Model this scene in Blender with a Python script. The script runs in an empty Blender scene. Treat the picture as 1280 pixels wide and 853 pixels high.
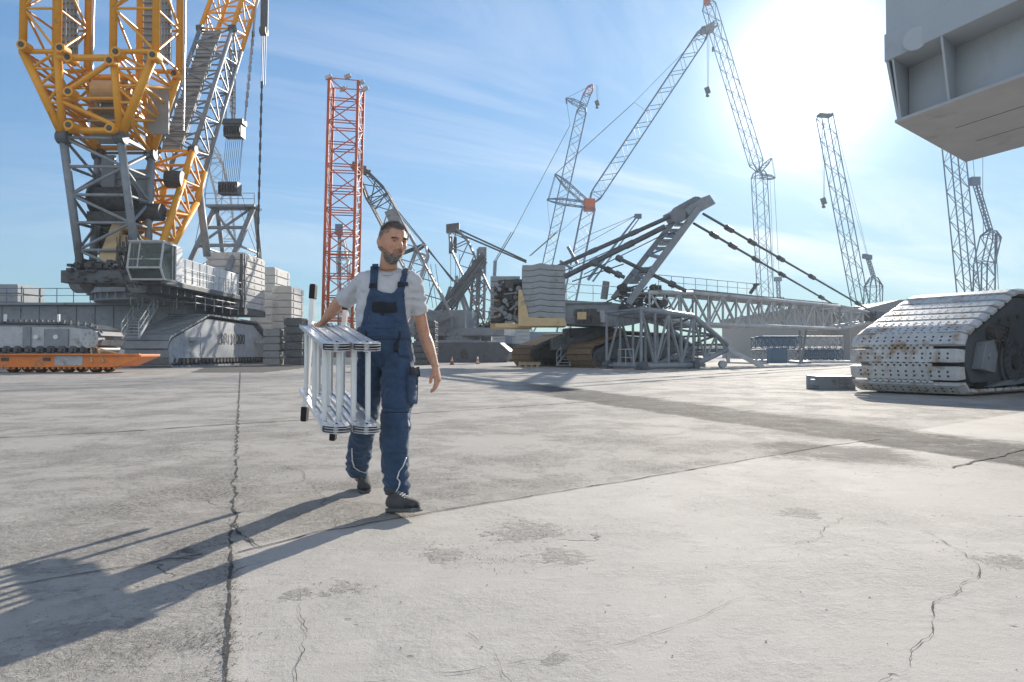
import bpy, math, random
import numpy as np
from mathutils import Vector, Matrix, noise
from mathutils.bvhtree import BVHTree

S = bpy.context.scene
COL = S.collection
F, HOR, H = 853.0, 442.0, 0.97          # focal length in pixels of a 1280 wide frame, horizon row, eye height
def P(px, py, d): return Vector(((px-640)/F*d, d, H+(HOR-py)/F*d))
def G(px, py, z=0.0):
    d = (H-z)*F/(py-HOR); return Vector(((px-640)/F*d, d, z))
R = math.radians

# ---------------------------------------------------------------- camera
cam = bpy.data.cameras.new('camera'); co = bpy.data.objects.new('camera', cam); COL.objects.link(co)
cam.sensor_width = 36; cam.lens = 36*F/1280; cam.clip_start = 0.05; cam.clip_end = 9000
co.location = (0, 0, H); co.rotation_euler = (R(90)+math.atan((HOR-426.5)/F), 0, 0)
S.camera = co
# ---------------------------------------------------------------- sun and sky
SUN_AZ, SUN_EL = math.atan2(370, F), math.atan2(346, math.hypot(F, 370))
SD = Vector((math.sin(SUN_AZ)*math.cos(SUN_EL), math.cos(SUN_AZ)*math.cos(SUN_EL), math.sin(SUN_EL)))
sl = bpy.data.lights.new('sun', 'SUN'); sl.energy = 5.0; sl.angle = R(0.55); sl.color = (1, .92, .80)
so = bpy.data.objects.new('sun', sl); COL.objects.link(so)
so.rotation_euler = SD.to_track_quat('Z', 'Y').to_euler()
W = bpy.data.worlds.new('World'); S.world = W; W.use_nodes = True
nt = W.node_tree; nt.nodes.clear()
def N(nt, t, **k):
    n = nt.nodes.new(t)
    for a, b in k.items(): setattr(n, a, b)
    return n
def math_(nt, op, a, b=None, clamp=False):
    n = nt.nodes.new('ShaderNodeMath'); n.operation = op; n.use_clamp = clamp
    for i, x in enumerate((a, b)):
        if x is None: continue
        if isinstance(x, (int, float)): n.inputs[i].default_value = x
        else: nt.links.new(x, n.inputs[i])
    return n.outputs[0]
def vmath(nt, op, a, b=None, out=0):
    n = nt.nodes.new('ShaderNodeVectorMath'); n.operation = op
    for i, x in enumerate((a, b)):
        if x is None: continue
        if isinstance(x, (tuple, Vector)): n.inputs[i].default_value = tuple(x)
        else: nt.links.new(x, n.inputs[i])
    return n.outputs['Value'] if out else n.outputs[0]
sky = N(nt, 'ShaderNodeTexSky', sky_type='NISHITA', sun_disc=False, sun_elevation=SUN_EL, sun_rotation=SUN_AZ,
        altitude=100, air_density=1.0, dust_density=0.2, ozone_density=2.5)
tc = N(nt, 'ShaderNodeTexCoord')
dirv = vmath(nt, 'NORMALIZE', tc.outputs['Generated'])
sep = N(nt, 'ShaderNodeSeparateXYZ'); nt.links.new(dirv, sep.inputs[0])
zz = math_(nt, 'ADD', math_(nt, 'MAXIMUM', sep.outputs[2], 0.0), 0.14)
cx = math_(nt, 'DIVIDE', sep.outputs[0], zz); cy = math_(nt, 'DIVIDE', sep.outputs[1], zz)
cmb = N(nt, 'ShaderNodeCombineXYZ')
# streaks run up to the right: rotate then stretch
ca, sa = math.cos(R(28)), math.sin(R(28))
rx = math_(nt, 'ADD', math_(nt, 'MULTIPLY', cx, ca), math_(nt, 'MULTIPLY', cy, sa))
ry = math_(nt, 'SUBTRACT', math_(nt, 'MULTIPLY', cy, ca), math_(nt, 'MULTIPLY', cx, sa))
nt.links.new(math_(nt, 'MULTIPLY', rx, 0.55), cmb.inputs[0]); nt.links.new(math_(nt, 'MULTIPLY', ry, 1.5), cmb.inputs[1])
n1 = N(nt, 'ShaderNodeTexNoise'); n1.inputs['Scale'].default_value = 0.9; n1.inputs['Detail'].default_value = 9
n1.inputs['Roughness'].default_value = .62; n1.inputs['Distortion'].default_value = .9
nt.links.new(cmb.outputs[0], n1.inputs['Vector'])
n2 = N(nt, 'ShaderNodeTexNoise'); n2.inputs['Scale'].default_value = 0.35; n2.inputs['Detail'].default_value = 3
nt.links.new(cmb.outputs[0], n2.inputs['Vector'])
mr = N(nt, 'ShaderNodeMapRange'); mr.inputs[1].default_value = .46; mr.inputs[2].default_value = .82
nt.links.new(n1.outputs[0], mr.inputs[0])
mr2 = N(nt, 'ShaderNodeMapRange'); mr2.inputs[1].default_value = .38; mr2.inputs[2].default_value = .62
nt.links.new(n2.outputs[0], mr2.inputs[0])
cl = math_(nt, 'MULTIPLY', mr.outputs[0], mr2.outputs[0])
dot = math_(nt, 'MAXIMUM', vmath(nt, 'DOT_PRODUCT', dirv, tuple(SD), out=1), 0.0)
# cirrus thickens toward the sun's quarter of the sky
side = math_(nt, 'MAP_RANGE' if False else 'MULTIPLY', math_(nt, 'POWER', dot, 3.0), 1.0, True)
cl = math_(nt, 'MULTIPLY', cl, math_(nt, 'ADD', math_(nt, 'MULTIPLY', side, .8), .10), True)
# bright overcast added to the unseen sky behind the camera, to fill the shaded fronts
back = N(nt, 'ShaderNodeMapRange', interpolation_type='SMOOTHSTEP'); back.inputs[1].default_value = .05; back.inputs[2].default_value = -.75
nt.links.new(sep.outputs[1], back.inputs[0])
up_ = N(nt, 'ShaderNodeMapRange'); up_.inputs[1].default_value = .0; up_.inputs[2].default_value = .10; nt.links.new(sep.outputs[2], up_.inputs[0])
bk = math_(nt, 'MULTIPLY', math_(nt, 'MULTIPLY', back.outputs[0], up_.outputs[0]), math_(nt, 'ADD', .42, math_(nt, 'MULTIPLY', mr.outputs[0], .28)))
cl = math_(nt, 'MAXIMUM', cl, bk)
veil = math_(nt, 'ADD', math_(nt, 'MULTIPLY', math_(nt, 'POWER', dot, 6.0), .75),
             math_(nt, 'ADD', math_(nt, 'MULTIPLY', math_(nt, 'POWER', dot, 60.0), 1.3),
                   math_(nt, 'MULTIPLY', math_(nt, 'POWER', dot, 260.0), 9.0)))
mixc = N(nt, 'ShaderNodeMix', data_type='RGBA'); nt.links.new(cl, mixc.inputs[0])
tint = N(nt, 'ShaderNodeMix', data_type='RGBA', blend_type='MULTIPLY'); tint.inputs[0].default_value = 1
lum = vmath(nt, 'DOT_PRODUCT', sky.outputs[0], (.25, .5, .25), out=1)
comp = math_(nt, 'DIVIDE', 1.45, math_(nt, 'ADD', 1.0, math_(nt, 'DIVIDE', lum, 5.0)))   # compresses sky brightness, most where it is brightest
skc = N(nt, 'ShaderNodeVectorMath', operation='SCALE'); nt.links.new(sky.outputs[0], skc.inputs[0]); nt.links.new(comp, skc.inputs['Scale'])
nt.links.new(skc.outputs[0], tint.inputs[6]); tint.inputs[7].default_value = (.345, .695, .89, 1)
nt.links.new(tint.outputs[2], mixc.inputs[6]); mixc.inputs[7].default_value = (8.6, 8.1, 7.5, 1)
gl = N(nt, 'ShaderNodeVectorMath', operation='SCALE'); gl.inputs[0].default_value = (1, .98, .96); nt.links.new(veil, gl.inputs['Scale'])
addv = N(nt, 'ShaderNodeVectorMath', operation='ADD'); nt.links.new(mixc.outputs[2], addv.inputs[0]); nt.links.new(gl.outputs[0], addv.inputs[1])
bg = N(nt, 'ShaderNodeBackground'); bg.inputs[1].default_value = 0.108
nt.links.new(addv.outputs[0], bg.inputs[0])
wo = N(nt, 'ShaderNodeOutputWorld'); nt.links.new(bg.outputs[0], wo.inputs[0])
S.view_settings.view_transform = 'Standard'; S.view_settings.look = 'None'
S.view_settings.exposure = 0.7; S.view_settings.gamma = 1; S.view_settings.use_curve_mapping = False
S.render.engine = 'CYCLES'
S.cycles.use_denoising = True; S.cycles.max_bounces = 5; S.cycles.diffuse_bounces = 3; S.cycles.glossy_bounces = 2
S.cycles.volume_bounces = 0; S.cycles.transparent_max_bounces = 8; S.cycles.caustics_reflective = False
rnd = random.Random(7)

# ---------------------------------------------------------------- mesh helpers
def tag(o, label=None, cat=None, group=None, kind=None):
    if label: o['label'] = label
    if cat: o['category'] = cat
    if group: o['group'] = group
    if kind: o['kind'] = kind
    return o
def thing(name, loc, label, cat, group=None):
    o = bpy.data.objects.new(name, None); COL.objects.link(o); o.location = loc; o.empty_display_size = .3
    return tag(o, label, cat, group)
def origin(o):
    p = Vector((0, 0, 0))
    while o is not None: p += o.location; o = o.parent
    return p
class MB:
    def __init__(s): s.v = []; s.f = []; s.m = []
    def add(s, vs, fs, mi=0):
        b = len(s.v); s.v.extend([tuple(v) for v in vs]); s.f.extend([tuple(b+i for i in f) for f in fs]); s.m.extend([mi]*len(fs)); return s
    def box(s, x0, y0, z0, x1, y1, z1, mi=0):
        return s.add([(x, y, z) for z in (z0, z1) for y in (y0, y1) for x in (x0, x1)],
              [(0, 2, 3, 1), (4, 5, 7, 6), (0, 1, 5, 4), (2, 6, 7, 3), (0, 4, 6, 2), (1, 3, 7, 5)], mi)
    def obox(s, c, ax, ay, az, mi=0):
        c = Vector(c); ax = Vector(ax); ay = Vector(ay); az = Vector(az)      # half vectors
        return s.add([c+i*ax+j*ay+k*az for k in (-1, 1) for j in (-1, 1) for i in (-1, 1)],
              [(0, 2, 3, 1), (4, 5, 7, 6), (0, 1, 5, 4), (2, 6, 7, 3), (0, 4, 6, 2), (1, 3, 7, 5)], mi)
    def bar(s, p0, p1, w, h, up=(0, 0, 1), mi=0):
        p0 = Vector(p0); p1 = Vector(p1); a = p1-p0; L = a.length; a.normalize(); up = Vector(up)
        sd = a.cross(up)
        if sd.length < 1e-3: sd = a.cross(Vector((1, 0, 0)))
        sd.normalize(); u = sd.cross(a)
        return s.obox((p0+p1)/2, a*L/2, sd*w/2, u*h/2, mi)
    def tube(s, p0, p1, r, n=6, r2=None, mi=0, caps=True):
        p0 = Vector(p0); p1 = Vector(p1); a = (p1-p0)
        if a.length < 1e-6: return s
        a.normalize(); r2 = r if r2 is None else r2
        t = Vector((0, 0, 1)) if abs(a.z) < .9 else Vector((1, 0, 0))
        u = a.cross(t).normalized(); w = a.cross(u)
        vs = []
        for p, q in ((p0, r), (p1, r2)):
            for i in range(n):
                g = 2*math.pi*i/n+.4; vs.append(p+u*math.cos(g)*q+w*math.sin(g)*q)
        fs = [(i, (i+1) % n, n+(i+1) % n, n+i) for i in range(n)]
        if caps: fs += [tuple(range(n))[::-1], tuple(range(n, 2*n))]
        return s.add(vs, fs, mi)
    def path(s, pts, r, n=6, mi=0):
        for a, b in zip(pts, pts[1:]): s.tube(a, b, r, n, mi=mi)
        return s
    def prism(s, poly, ex, mi=0):
        ex = Vector(ex); n = len(poly); a = [Vector(p) for p in poly]
        return s.add(a+[p+ex for p in a], [tuple(range(n))[::-1], tuple(range(n, 2*n))]+[(i, (i+1) % n, n+(i+1) % n, n+i) for i in range(n)], mi)
    def ball(s, c, rx, ry, rz, nu=12, nv=8, mi=0, M=None):
        vs = []; c = Vector(c)
        for j in range(nv+1):
            ph = math.pi*j/nv
            for i in range(nu):
                th = 2*math.pi*i/nu
                q = Vector((rx*math.sin(ph)*math.cos(th), ry*math.sin(ph)*math.sin(th), rz*math.cos(ph)))
                if M: q = M @ q
                vs.append(c+q)
        fs = [(j*nu+i, (j+1)*nu+i, (j+1)*nu+(i+1) % nu, j*nu+(i+1) % nu) for j in range(nv) for i in range(nu)]
        return s.add(vs, fs, mi)
    def build(s, name, mats, parent=None, smooth=False, bevel=0):
        o0 = origin(parent) if parent else Vector((0, 0, 0))
        me = bpy.data.meshes.new(name); me.from_pydata([(v[0]-o0.x, v[1]-o0.y, v[2]-o0.z) for v in s.v], [], s.f)
        if not isinstance(mats, (list, tuple)): mats = [mats]
        for m in mats: me.materials.append(m)
        if len(mats) > 1: me.polygons.foreach_set('material_index', s.m)
        if smooth: me.polygons.foreach_set('use_smooth', [True]*len(s.f))
        me.update()
        o = bpy.data.objects.new(name, me); COL.objects.link(o)
        if parent: o.parent = parent
        if bevel:
            b = o.modifiers.new('b', 'BEVEL'); b.width = bevel; b.segments = 2; b.limit_method = 'ANGLE'
        return o
def one(name, mats, label, cat, fn, group=None, **k):
    pass
def lerp(a, b, t): return a+(b-a)*t
def lattice(C, B, c0, c1, n, rc, rb, faces=(0, 1, 2, 3), ns=6, posts=True, phase=0, cross=()):
    """C: list of four builders for the chords (or one), B: builder for the bracing."""
    cs = C if isinstance(C, list) else [C]*4
    for i in range(4): cs[i].tube(c0[i], c1[i], rc, ns)
    for k in range(n+1):
        ring = [lerp(c0[i], c1[i], k/n) for i in range(4)]
        if k < n: nx = [lerp(c0[i], c1[i], (k+1)/n) for i in range(4)]
        for i in faces:
            j = (i+1) % 4
            if posts or k in (0, n): B.tube(ring[i], ring[j], rb, max(4, ns-2))
            if k < n:
                if (k+i+phase) % 2: B.tube(ring[i], nx[j], rb, max(4, ns-2))
                else: B.tube(ring[j], nx[i], rb, max(4, ns-2))
                if i in cross: B.tube(ring[j] if (k+i+phase) % 2 else ring[i], nx[i] if (k+i+phase) % 2 else nx[j], rb, 4)
def frame_of(p0, p1, side=None):
    a = (p1-p0).normalized()
    if side is None: side = Vector((1, 0, 0)) if abs(a.x) < .7 else Vector((0, 1, 0))
    s = (side-a*side.dot(a)).normalized(); return a, s, a.cross(s).normalized()
def boom(mb, p0, p1, w, h, rc, rb, t0=.0, t1=.0, side=None, n=None, e0=.2, e1=.2, ns=4, bend=None, posts=False, cross=()):
    """tapered four-chord lattice beam from p0 to p1"""
    a, s, u = frame_of(p0, p1, side); L = (p1-p0).length
    st = [(0, e0 if t0 else 1)]+([(t0, 1)] if t0 else [])+([(1-t1, 1)] if t1 else [])+[(1, e1 if t1 else 1)]
    def ring(t, k): c = p0+a*L*t; return [c+s*w/2*k*i+u*h/2*k*j for i, j in ((-1, -1), (1, -1), (1, 1), (-1, 1))]
    for (ta, ka), (tb, kb) in zip(st, st[1:]):
        m = max(1, round((tb-ta)*L/(w*.95))) if n is None else max(1, round(n*(tb-ta)))
        lattice(mb, mb, ring(ta, ka), ring(tb, kb), m, rc, rb, ns=ns, posts=posts, cross=cross)
    return a, s, u

# ---------------------------------------------------------------- materials
def mat(name, col, rough=.55, metal=0.0, var=.18, vs=1.5, dirt=None, dirt_amt=.35, dirt_scale=.8, bump=.0, bscale=30, spec=.4, sheen=0):
    m = bpy.data.materials.new(name); m.use_nodes = True; t = m.node_tree; b = t.nodes['Principled BSDF']
    tcn = N(t, 'ShaderNodeTexCoord'); geo = tcn.outputs['Object']
    nz = N(t, 'ShaderNodeTexNoise'); nz.inputs['Scale'].default_value = vs; nz.inputs['Detail'].default_value = 6
    nz.inputs['Roughness'].default_value = .65
    t.links.new(geo, nz.inputs['Vector'])
    rp = N(t, 'ShaderNodeValToRGB'); rp.color_ramp.elements[0].position = .3; rp.color_ramp.elements[1].position = .7
    rp.color_ramp.elements[0].color = tuple(c*(1-var) for c in col)+(1,); rp.color_ramp.elements[1].color = tuple(min(1, c*(1+var)) for c in col)+(1,)
    t.links.new(nz.outputs[0], rp.inputs[0]); out = rp.outputs[0]
    if dirt:
        nd = N(t, 'ShaderNodeTexNoise'); nd.inputs['Scale'].default_value = dirt_scale; nd.inputs['Detail'].default_value = 10; nd.inputs['Roughness'].default_value = .72
        t.links.new(geo, nd.inputs['Vector'])
        m2 = N(t, 'ShaderNodeMapRange'); m2.inputs[1].default_value = .62-dirt_amt*.35; m2.inputs[2].default_value = .72-dirt_amt*.2; t.links.new(nd.outputs[0], m2.inputs[0])
        mx = N(t, 'ShaderNodeMix', data_type='RGBA'); t.links.new(m2.outputs[0], mx.inputs[0]); t.links.new(out, mx.inputs[6]); mx.inputs[7].default_value = tuple(dirt)+(1,)
        out = mx.outputs[2]
    t.links.new(out, b.inputs['Base Color'])
    b.inputs['Roughness'].default_value = rough; b.inputs['Metallic'].default_value = metal; b.inputs['Specular IOR Level'].default_value = spec
    if sheen: b.inputs['Sheen Weight'].default_value = sheen
    if bump:
        nb = N(t, 'ShaderNodeTexNoise'); nb.inputs['Scale'].default_value = bscale; nb.inputs['Detail'].default_value = 4; t.links.new(geo, nb.inputs['Vector'])
        bp = N(t, 'ShaderNodeBump'); bp.inputs['Strength'].default_value = bump; bp.inputs['Distance'].default_value = .01
        t.links.new(nb.outputs[0], bp.inputs['Height']); t.links.new(bp.outputs[0], b.inputs['Normal'])
    return m
def glass_mat():
    m = mat('dark_cab_glass', (.05, .085, .07), .05, var=.2, vs=2, spec=.9); m.node_tree.nodes['Principled BSDF'].inputs['Alpha'].default_value = .55; return m
M = dict(
 grey=mat('grey_paint', (.24, .265, .29), .45, dirt=(.11, .10, .09), dirt_amt=.15, dirt_scale=1.3),
 lgrey=mat('light_grey_paint', (.46, .48, .50), .5, dirt=(.2, .18, .16), dirt_amt=.2),
 dgrey=mat('dark_grey_paint', (.10, .115, .13), .5, dirt=(.05, .045, .04), dirt_amt=.3),
 black=mat('black_rubber', (.02, .02, .022), .7), dark=mat('greasy_machinery', (.06, .063, .066), .5, var=.5, vs=4, dirt=(.11, .09, .07), dirt_amt=.3, dirt_scale=3),
 yellow=mat('yellow_orange_paint', (.80, .37, .03), .38, var=.08, dirt=(.35, .18, .06), dirt_amt=.08, dirt_scale=1.2),
 orange=mat('orange_trailer_paint', (.78, .24, .05), .5, var=.12, dirt=(.30, .19, .13), dirt_amt=.22, dirt_scale=1.6),
 red=mat('red_orange_mast_paint', (.56, .12, .045), .55, var=.15, dirt=(.25, .08, .05), dirt_amt=.2),
 white=mat('white_panel_paint', (.72, .73, .73), .45, var=.05, dirt=(.5, .49, .47), dirt_amt=.15, dirt_scale=1.5),
 slab=mat('grey_concrete_slab', (.62, .61, .59), .75, var=.12, vs=.9, dirt=(.40, .39, .37), dirt_amt=.2, dirt_scale=.9, bump=.2, bscale=14),
 slab2=mat('blue_grey_steel_slab', (.31, .335, .355), .6, var=.12, vs=.8, dirt=(.17, .17, .16), dirt_amt=.2),
 beige=mat('beige_paint', (.60, .45, .25), .55, var=.1, dirt=(.32, .23, .14), dirt_amt=.2),
 rust=mat('rusty_track_steel', (.22, .155, .10), .8, var=.3, vs=3, dirt=(.10, .07, .05), dirt_amt=.4, dirt_scale=3),
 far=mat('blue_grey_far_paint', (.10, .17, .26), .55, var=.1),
 cable=mat('steel_cable', (.09, .10, .11), .5, var=.1), steel=mat('bare_steel', (.45, .46, .47), .35, metal=.7, var=.15),
 glass=glass_mat(),
 hall=mat('beige_corrugated_wall', (.40, .37, .33), .7, var=.06), roof=mat('grey_hall_roof', (.25, .26, .27), .7, var=.08),
 wood=mat('weathered_pallet_wood', (.42, .33, .22), .85, var=.25, vs=6), cone=mat('traffic_cone_orange', (.75, .16, .03), .6, var=.05),
 alu=mat('brushed_aluminium', (.82, .83, .84), .3, metal=.5, var=.05, vs=12), aluplate=mat('aluminium_hinge', (.74, .75, .77), .3, metal=.5, var=.12, vs=20),
 paint_w=mat('white_lettering', (.75, .76, .77), .6, var=.02), paint_d=mat('dark_lettering', (.06, .065, .07), .6, var=.02),
)
# ---------------------------------------------------------------- ground
def ground_mat():
    m = bpy.data.materials.new('worn_concrete'); m.use_nodes = True; t = m.node_tree; b = t.nodes['Principled BSDF']
    tcn = N(t, 'ShaderNodeTexCoord'); pos = tcn.outputs['Object']
    def nz(scale, det=8, rough=.6, dist=0, vec=None):
        n = N(t, 'ShaderNodeTexNoise'); n.inputs['Scale'].default_value = scale; n.inputs['Detail'].default_value = det
        n.inputs['Roughness'].default_value = rough; n.inputs['Distortion'].default_value = dist
        t.links.new(vec or pos, n.inputs['Vector']); return n.outputs[0]
    def rng(x, a, c, lo=0, hi=1):
        n = N(t, 'ShaderNodeMapRange'); n.inputs[1].default_value = a; n.inputs[2].default_value = c; n.inputs[3].default_value = lo; n.inputs[4].default_value = hi
        t.links.new(x, n.inputs[0]); return n.outputs[0]
    def mix(f, a, c):
        n = N(t, 'ShaderNodeMix', data_type='RGBA')
        if isinstance(f, float): n.inputs[0].default_value = f
        else: t.links.new(f, n.inputs[0])
        for x, i in ((a, 6), (c, 7)):
            if isinstance(x, tuple): n.inputs[i].default_value = x+(1,)
            else: t.links.new(x, n.inputs[i])
        return n.outputs[2]
    sp = N(t, 'ShaderNodeSeparateXYZ'); t.links.new(pos, sp.inputs[0]); X, Y = sp.outputs[0], sp.outputs[1]
    wob = math_(t, 'MULTIPLY', math_(t, 'SUBTRACT', nz(.9, 5), .5), .9)
    # left of the long joint / beyond the cross joint the slabs are rougher
    left = rng(math_(t, 'ADD', math_(t, 'ADD', math_(t, 'MULTIPLY', Y, .397), X), math_(t, 'MULTIPLY', wob, .06)), .02, -.04)
    far = rng(math_(t, 'ADD', math_(t, 'SUBTRACT', Y, math_(t, 'MULTIPLY', X, .80)), math_(t, 'MULTIPLY', wob, .06)), 4.52, 4.62)
    rough_zone = math_(t, 'MAXIMUM', math_(t, 'MULTIPLY', left, .8), far)
    # trowel and scrape marks, stretched in two directions
    mp = N(t, 'ShaderNodeMapping'); mp.inputs['Rotation'].default_value = (0, 0, R(-38)); mp.inputs['Scale'].default_value = (1.0, 6.5, 1); t.links.new(pos, mp.inputs[0])
    mp2 = N(t, 'ShaderNodeMapping'); mp2.inputs['Rotation'].default_value = (0, 0, R(35)); mp2.inputs['Scale'].default_value = (.8, 5, 1); t.links.new(pos, mp2.inputs[0])
    big = nz(.28, 5, .6, .5); mid = nz(1.7, 10, .74, .15); fine = nz(38, 6, .75); grit = nz(170, 3, .7)
    sc = nz(2.6, 10, .76, .25, mp.outputs[0]); sc2 = nz(3.4, 10, .76, .3, mp2.outputs[0])
    c = mix(rng(big, .3, .7), (.455, .42, .375), (.555, .52, .47))
    c = mix(math_(t, 'MULTIPLY', rng(mid, .48, .72), .55), c, (.68, .635, .57))
    c = mix(math_(t, 'MULTIPLY', rng(sc, .55, .75), .4), c, (.34, .308, .268))
    c = mix(math_(t, 'MULTIPLY', rng(sc2, .56, .70), .5), c, (.70, .66, .60))
    c = mix(math_(t, 'MULTIPLY', rough_zone, .42), c, (.34, .308, .268))
    # exposed aggregate patches
    pt = math_(t, 'MULTIPLY', rng(nz(.75, 10, .78, .25), .47, .60), rng(rough_zone, 0, 1, .25, 1.0))
    speck = rng(fine, .42, .60)
    c = mix(math_(t, 'MULTIPLY', pt, math_(t, 'MULTIPLY', speck, .85)), c, (.13, .12, .11))
    c = mix(math_(t, 'MULTIPLY', rng(grit, .58, .70), .6), c, (.15, .145, .14))
    c = mix(math_(t, 'MULTIPLY', rng(grit, .42, .30), .5), c, (.62, .61, .59))
    # scattered chips knocked out of the worn slabs
    fl = nz(21, 9, .88, .2); c = mix(math_(t, 'MULTIPLY', math_(t, 'MULTIPLY', rng(fl, .545, .62), rng(nz(1.1, 4), .42, .58)), rng(rough_zone, 0, 1, .35, 1.0)), c, (.13, .118, .105))
    c = mix(math_(t, 'MULTIPLY', math_(t, 'MULTIPLY', rng(fl, .44, .36), rng(nz(.9, 4), .45, .6)), rng(rough_zone, 0, 1, .3, .8)), c, (.70, .67, .62))
    # pits
    v = N(t, 'ShaderNodeTexVoronoi'); v.inputs['Scale'].default_value = 9; t.links.new(pos, v.inputs['Vector'])
    pit = math_(t, 'MULTIPLY', rng(v.outputs['Distance'], .16, .08), rng(nz(2.3, 3), .56, .62))
    c = mix(math_(t, 'MULTIPLY', pit, .6), c, (.12, .11, .10))
    # hairline cracks
    dv = N(t, 'ShaderNodeVectorMath', operation='ADD'); t.links.new(pos, dv.inputs[0])
    nn = N(t, 'ShaderNodeTexNoise'); nn.inputs['Scale'].default_value = 1.4; nn.inputs['Detail'].default_value = 8; t.links.new(pos, nn.inputs['Vector'])
    t.links.new(vmath(t, 'MULTIPLY', nn.outputs['Color'], (.9, .9, 0)), dv.inputs[1])
    vc = N(t, 'ShaderNodeTexVoronoi', feature='DISTANCE_TO_EDGE'); vc.inputs['Scale'].default_value = .42; t.links.new(dv.outputs[0], vc.inputs['Vector'])
    crack = math_(t, 'MULTIPLY', rng(vc.outputs['Distance'], .0028, .0006), rng(nz(.8, 3), .57, .62))
    c = mix(math_(t, 'MULTIPLY', crack, .8), c, (.07, .065, .06))
    # spalled spots: coarse exposed stones, light chips
    wn = math_(t, 'SUBTRACT', nz(2.6, 9, .75, .8), .5)
    spall = None
    for px_, py_, rr in ((150, 565, .55), (250, 545, .5), (40, 665, .32), (70, 690, .2), (110, 805, .16), (60, 830, .16), (262, 800, .06), (300, 590, .35), (560, 690, .10), (660, 662, .16), (700, 690, .10), (800, 520, .4), (880, 560, .25), (1250, 700, .10), (690, 822, .04), (1000, 640, .10), (430, 735, .07), (410, 640, .2), (375, 740, .05)):
        q = G(px_, py_); dd = vmath(t, 'DISTANCE', pos, (q.x, q.y, 0), out=1)
        e = math_(t, 'SUBTRACT', 1.0, math_(t, 'DIVIDE', dd, rr*1.7))
        spall = e if spall is None else math_(t, 'MAXIMUM', spall, e)
    spall = rng(math_(t, 'ADD', math_(t, 'MAXIMUM', spall, -.5), math_(t, 'ADD', math_(t, 'MULTIPLY', wn, 3.6), math_(t, 'MULTIPLY', math_(t, 'SUBTRACT', nz(13, 6, .75, .5), .5), 3.2))), .30, .75)
    stones = nz(34, 7, .85, .3)
    c = mix(math_(t, 'MULTIPLY', spall, .4), c, (.40, .375, .34))
    c = mix(math_(t, 'MULTIPLY', spall, math_(t, 'MULTIPLY', rng(stones, .50, .38), .5)), c, (.15, .138, .125))
    c = mix(math_(t, 'MULTIPLY', spall, rng(stones, .56, .62)), c, (.68, .66, .62))
    # worn asphalt overlay with frayed edges
    def line(p, q):
        p = G(*p); q = G(*q); n_ = Vector((-(q-p).y, (q-p).x, 0)).normalized()
        return math_(t, 'SUBTRACT', vmath(t, 'DOT_PRODUCT', pos, tuple(n_), out=1), n_.dot(p))
    fray = math_(t, 'ADD', math_(t, 'MULTIPLY', math_(t, 'SUBTRACT', nz(1.1, 10, .72, .6), .5), 1.5), math_(t, 'MULTIPLY', math_(t, 'SUBTRACT', nz(14, 5, .7), .5), .5))
    lo = rng(math_(t, 'ADD', line((760, 507), (1228, 577)), math_(t, 'MULTIPLY', fray, .55)), -.03, .10)
    hi = rng(math_(t, 'ADD', math_(t, 'MULTIPLY', line((760, 490.5), (1277, 554)), -1.0), fray), -.10, .25)
    st_ = rng(math_(t, 'ADD', X, fray), .0, 1.2)
    asp = math_(t, 'MULTIPLY', math_(t, 'MULTIPLY', lo, hi), st_)
    q = G(1050, 566); bl = math_(t, 'SUBTRACT', 1.0, math_(t, 'DIVIDE', vmath(t, 'DISTANCE', pos, (q.x, q.y, 0), out=1), 1.15))
    asp2 = rng(math_(t, 'ADD', bl, math_(t, 'MULTIPLY', fray, 1.3)), .30, .62)
    asp = math_(t, 'MULTIPLY', math_(t, 'MAXIMUM', asp, math_(t, 'MULTIPLY', asp2, .8)), rng(nz(3.1, 9, .78, .2), .70, .52, .45, 1.0))
    c = mix(asp, c, mix(rng(stones, .40, .62), (.035, .034, .033), (.12, .115, .11)))
    t.links.new(c, b.inputs['Base Color'])
    b.inputs['Roughness'].default_value = .62; b.inputs['Specular IOR Level'].default_value = .24
    t.links.new(rng(mid, .3, .7, .80, .92), b.inputs['Roughness'])
    hgt = math_(t, 'ADD', math_(t, 'MULTIPLY', fine, rng(rough_zone, 0, 1, .003, .012)), math_(t, 'MULTIPLY', grit, .0022))
    hgt = math_(t, 'ADD', hgt, math_(t, 'MULTIPLY', sc, .0022))
    hgt = math_(t, 'ADD', hgt, math_(t, 'MULTIPLY', math_(t, 'MULTIPLY', pt, fine), .03))
    hgt = math_(t, 'SUBTRACT', hgt, math_(t, 'MULTIPLY', pit, .006))
    hgt = math_(t, 'SUBTRACT', hgt, math_(t, 'MULTIPLY', crack, .006))
    hgt = math_(t, 'ADD', hgt, math_(t, 'MULTIPLY', mid, .006))
    hgt = math_(t, 'ADD', hgt, math_(t, 'MULTIPLY', spall, math_(t, 'MULTIPLY', stones, .022)))
    hgt = math_(t, 'ADD', hgt, math_(t, 'MULTIPLY', asp, math_(t, 'MULTIPLY', stones, .02)))
    bp = N(t, 'ShaderNodeBump'); bp.inputs['Strength'].default_value = .75; bp.inputs['Distance'].default_value = 1.0
    t.links.new(hgt, bp.inputs['Height']); t.links.new(bp.outputs[0], b.inputs['Normal'])
    return m
gm = ground_mat()
MB().add([(-4000, -400, 0), (4000, -400, 0), (4000, 6000, 0), (-4000, 6000, 0)], [(0, 1, 2, 3)]).build('ground', gm)['kind'] = 'structure'
asph = mat('worn_asphalt', (.085, .082, .08), .9, var=.4, vs=9, dirt=(.26, .25, .24), dirt_amt=.22, dirt_scale=2.6, bump=1.0, bscale=60)
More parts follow.
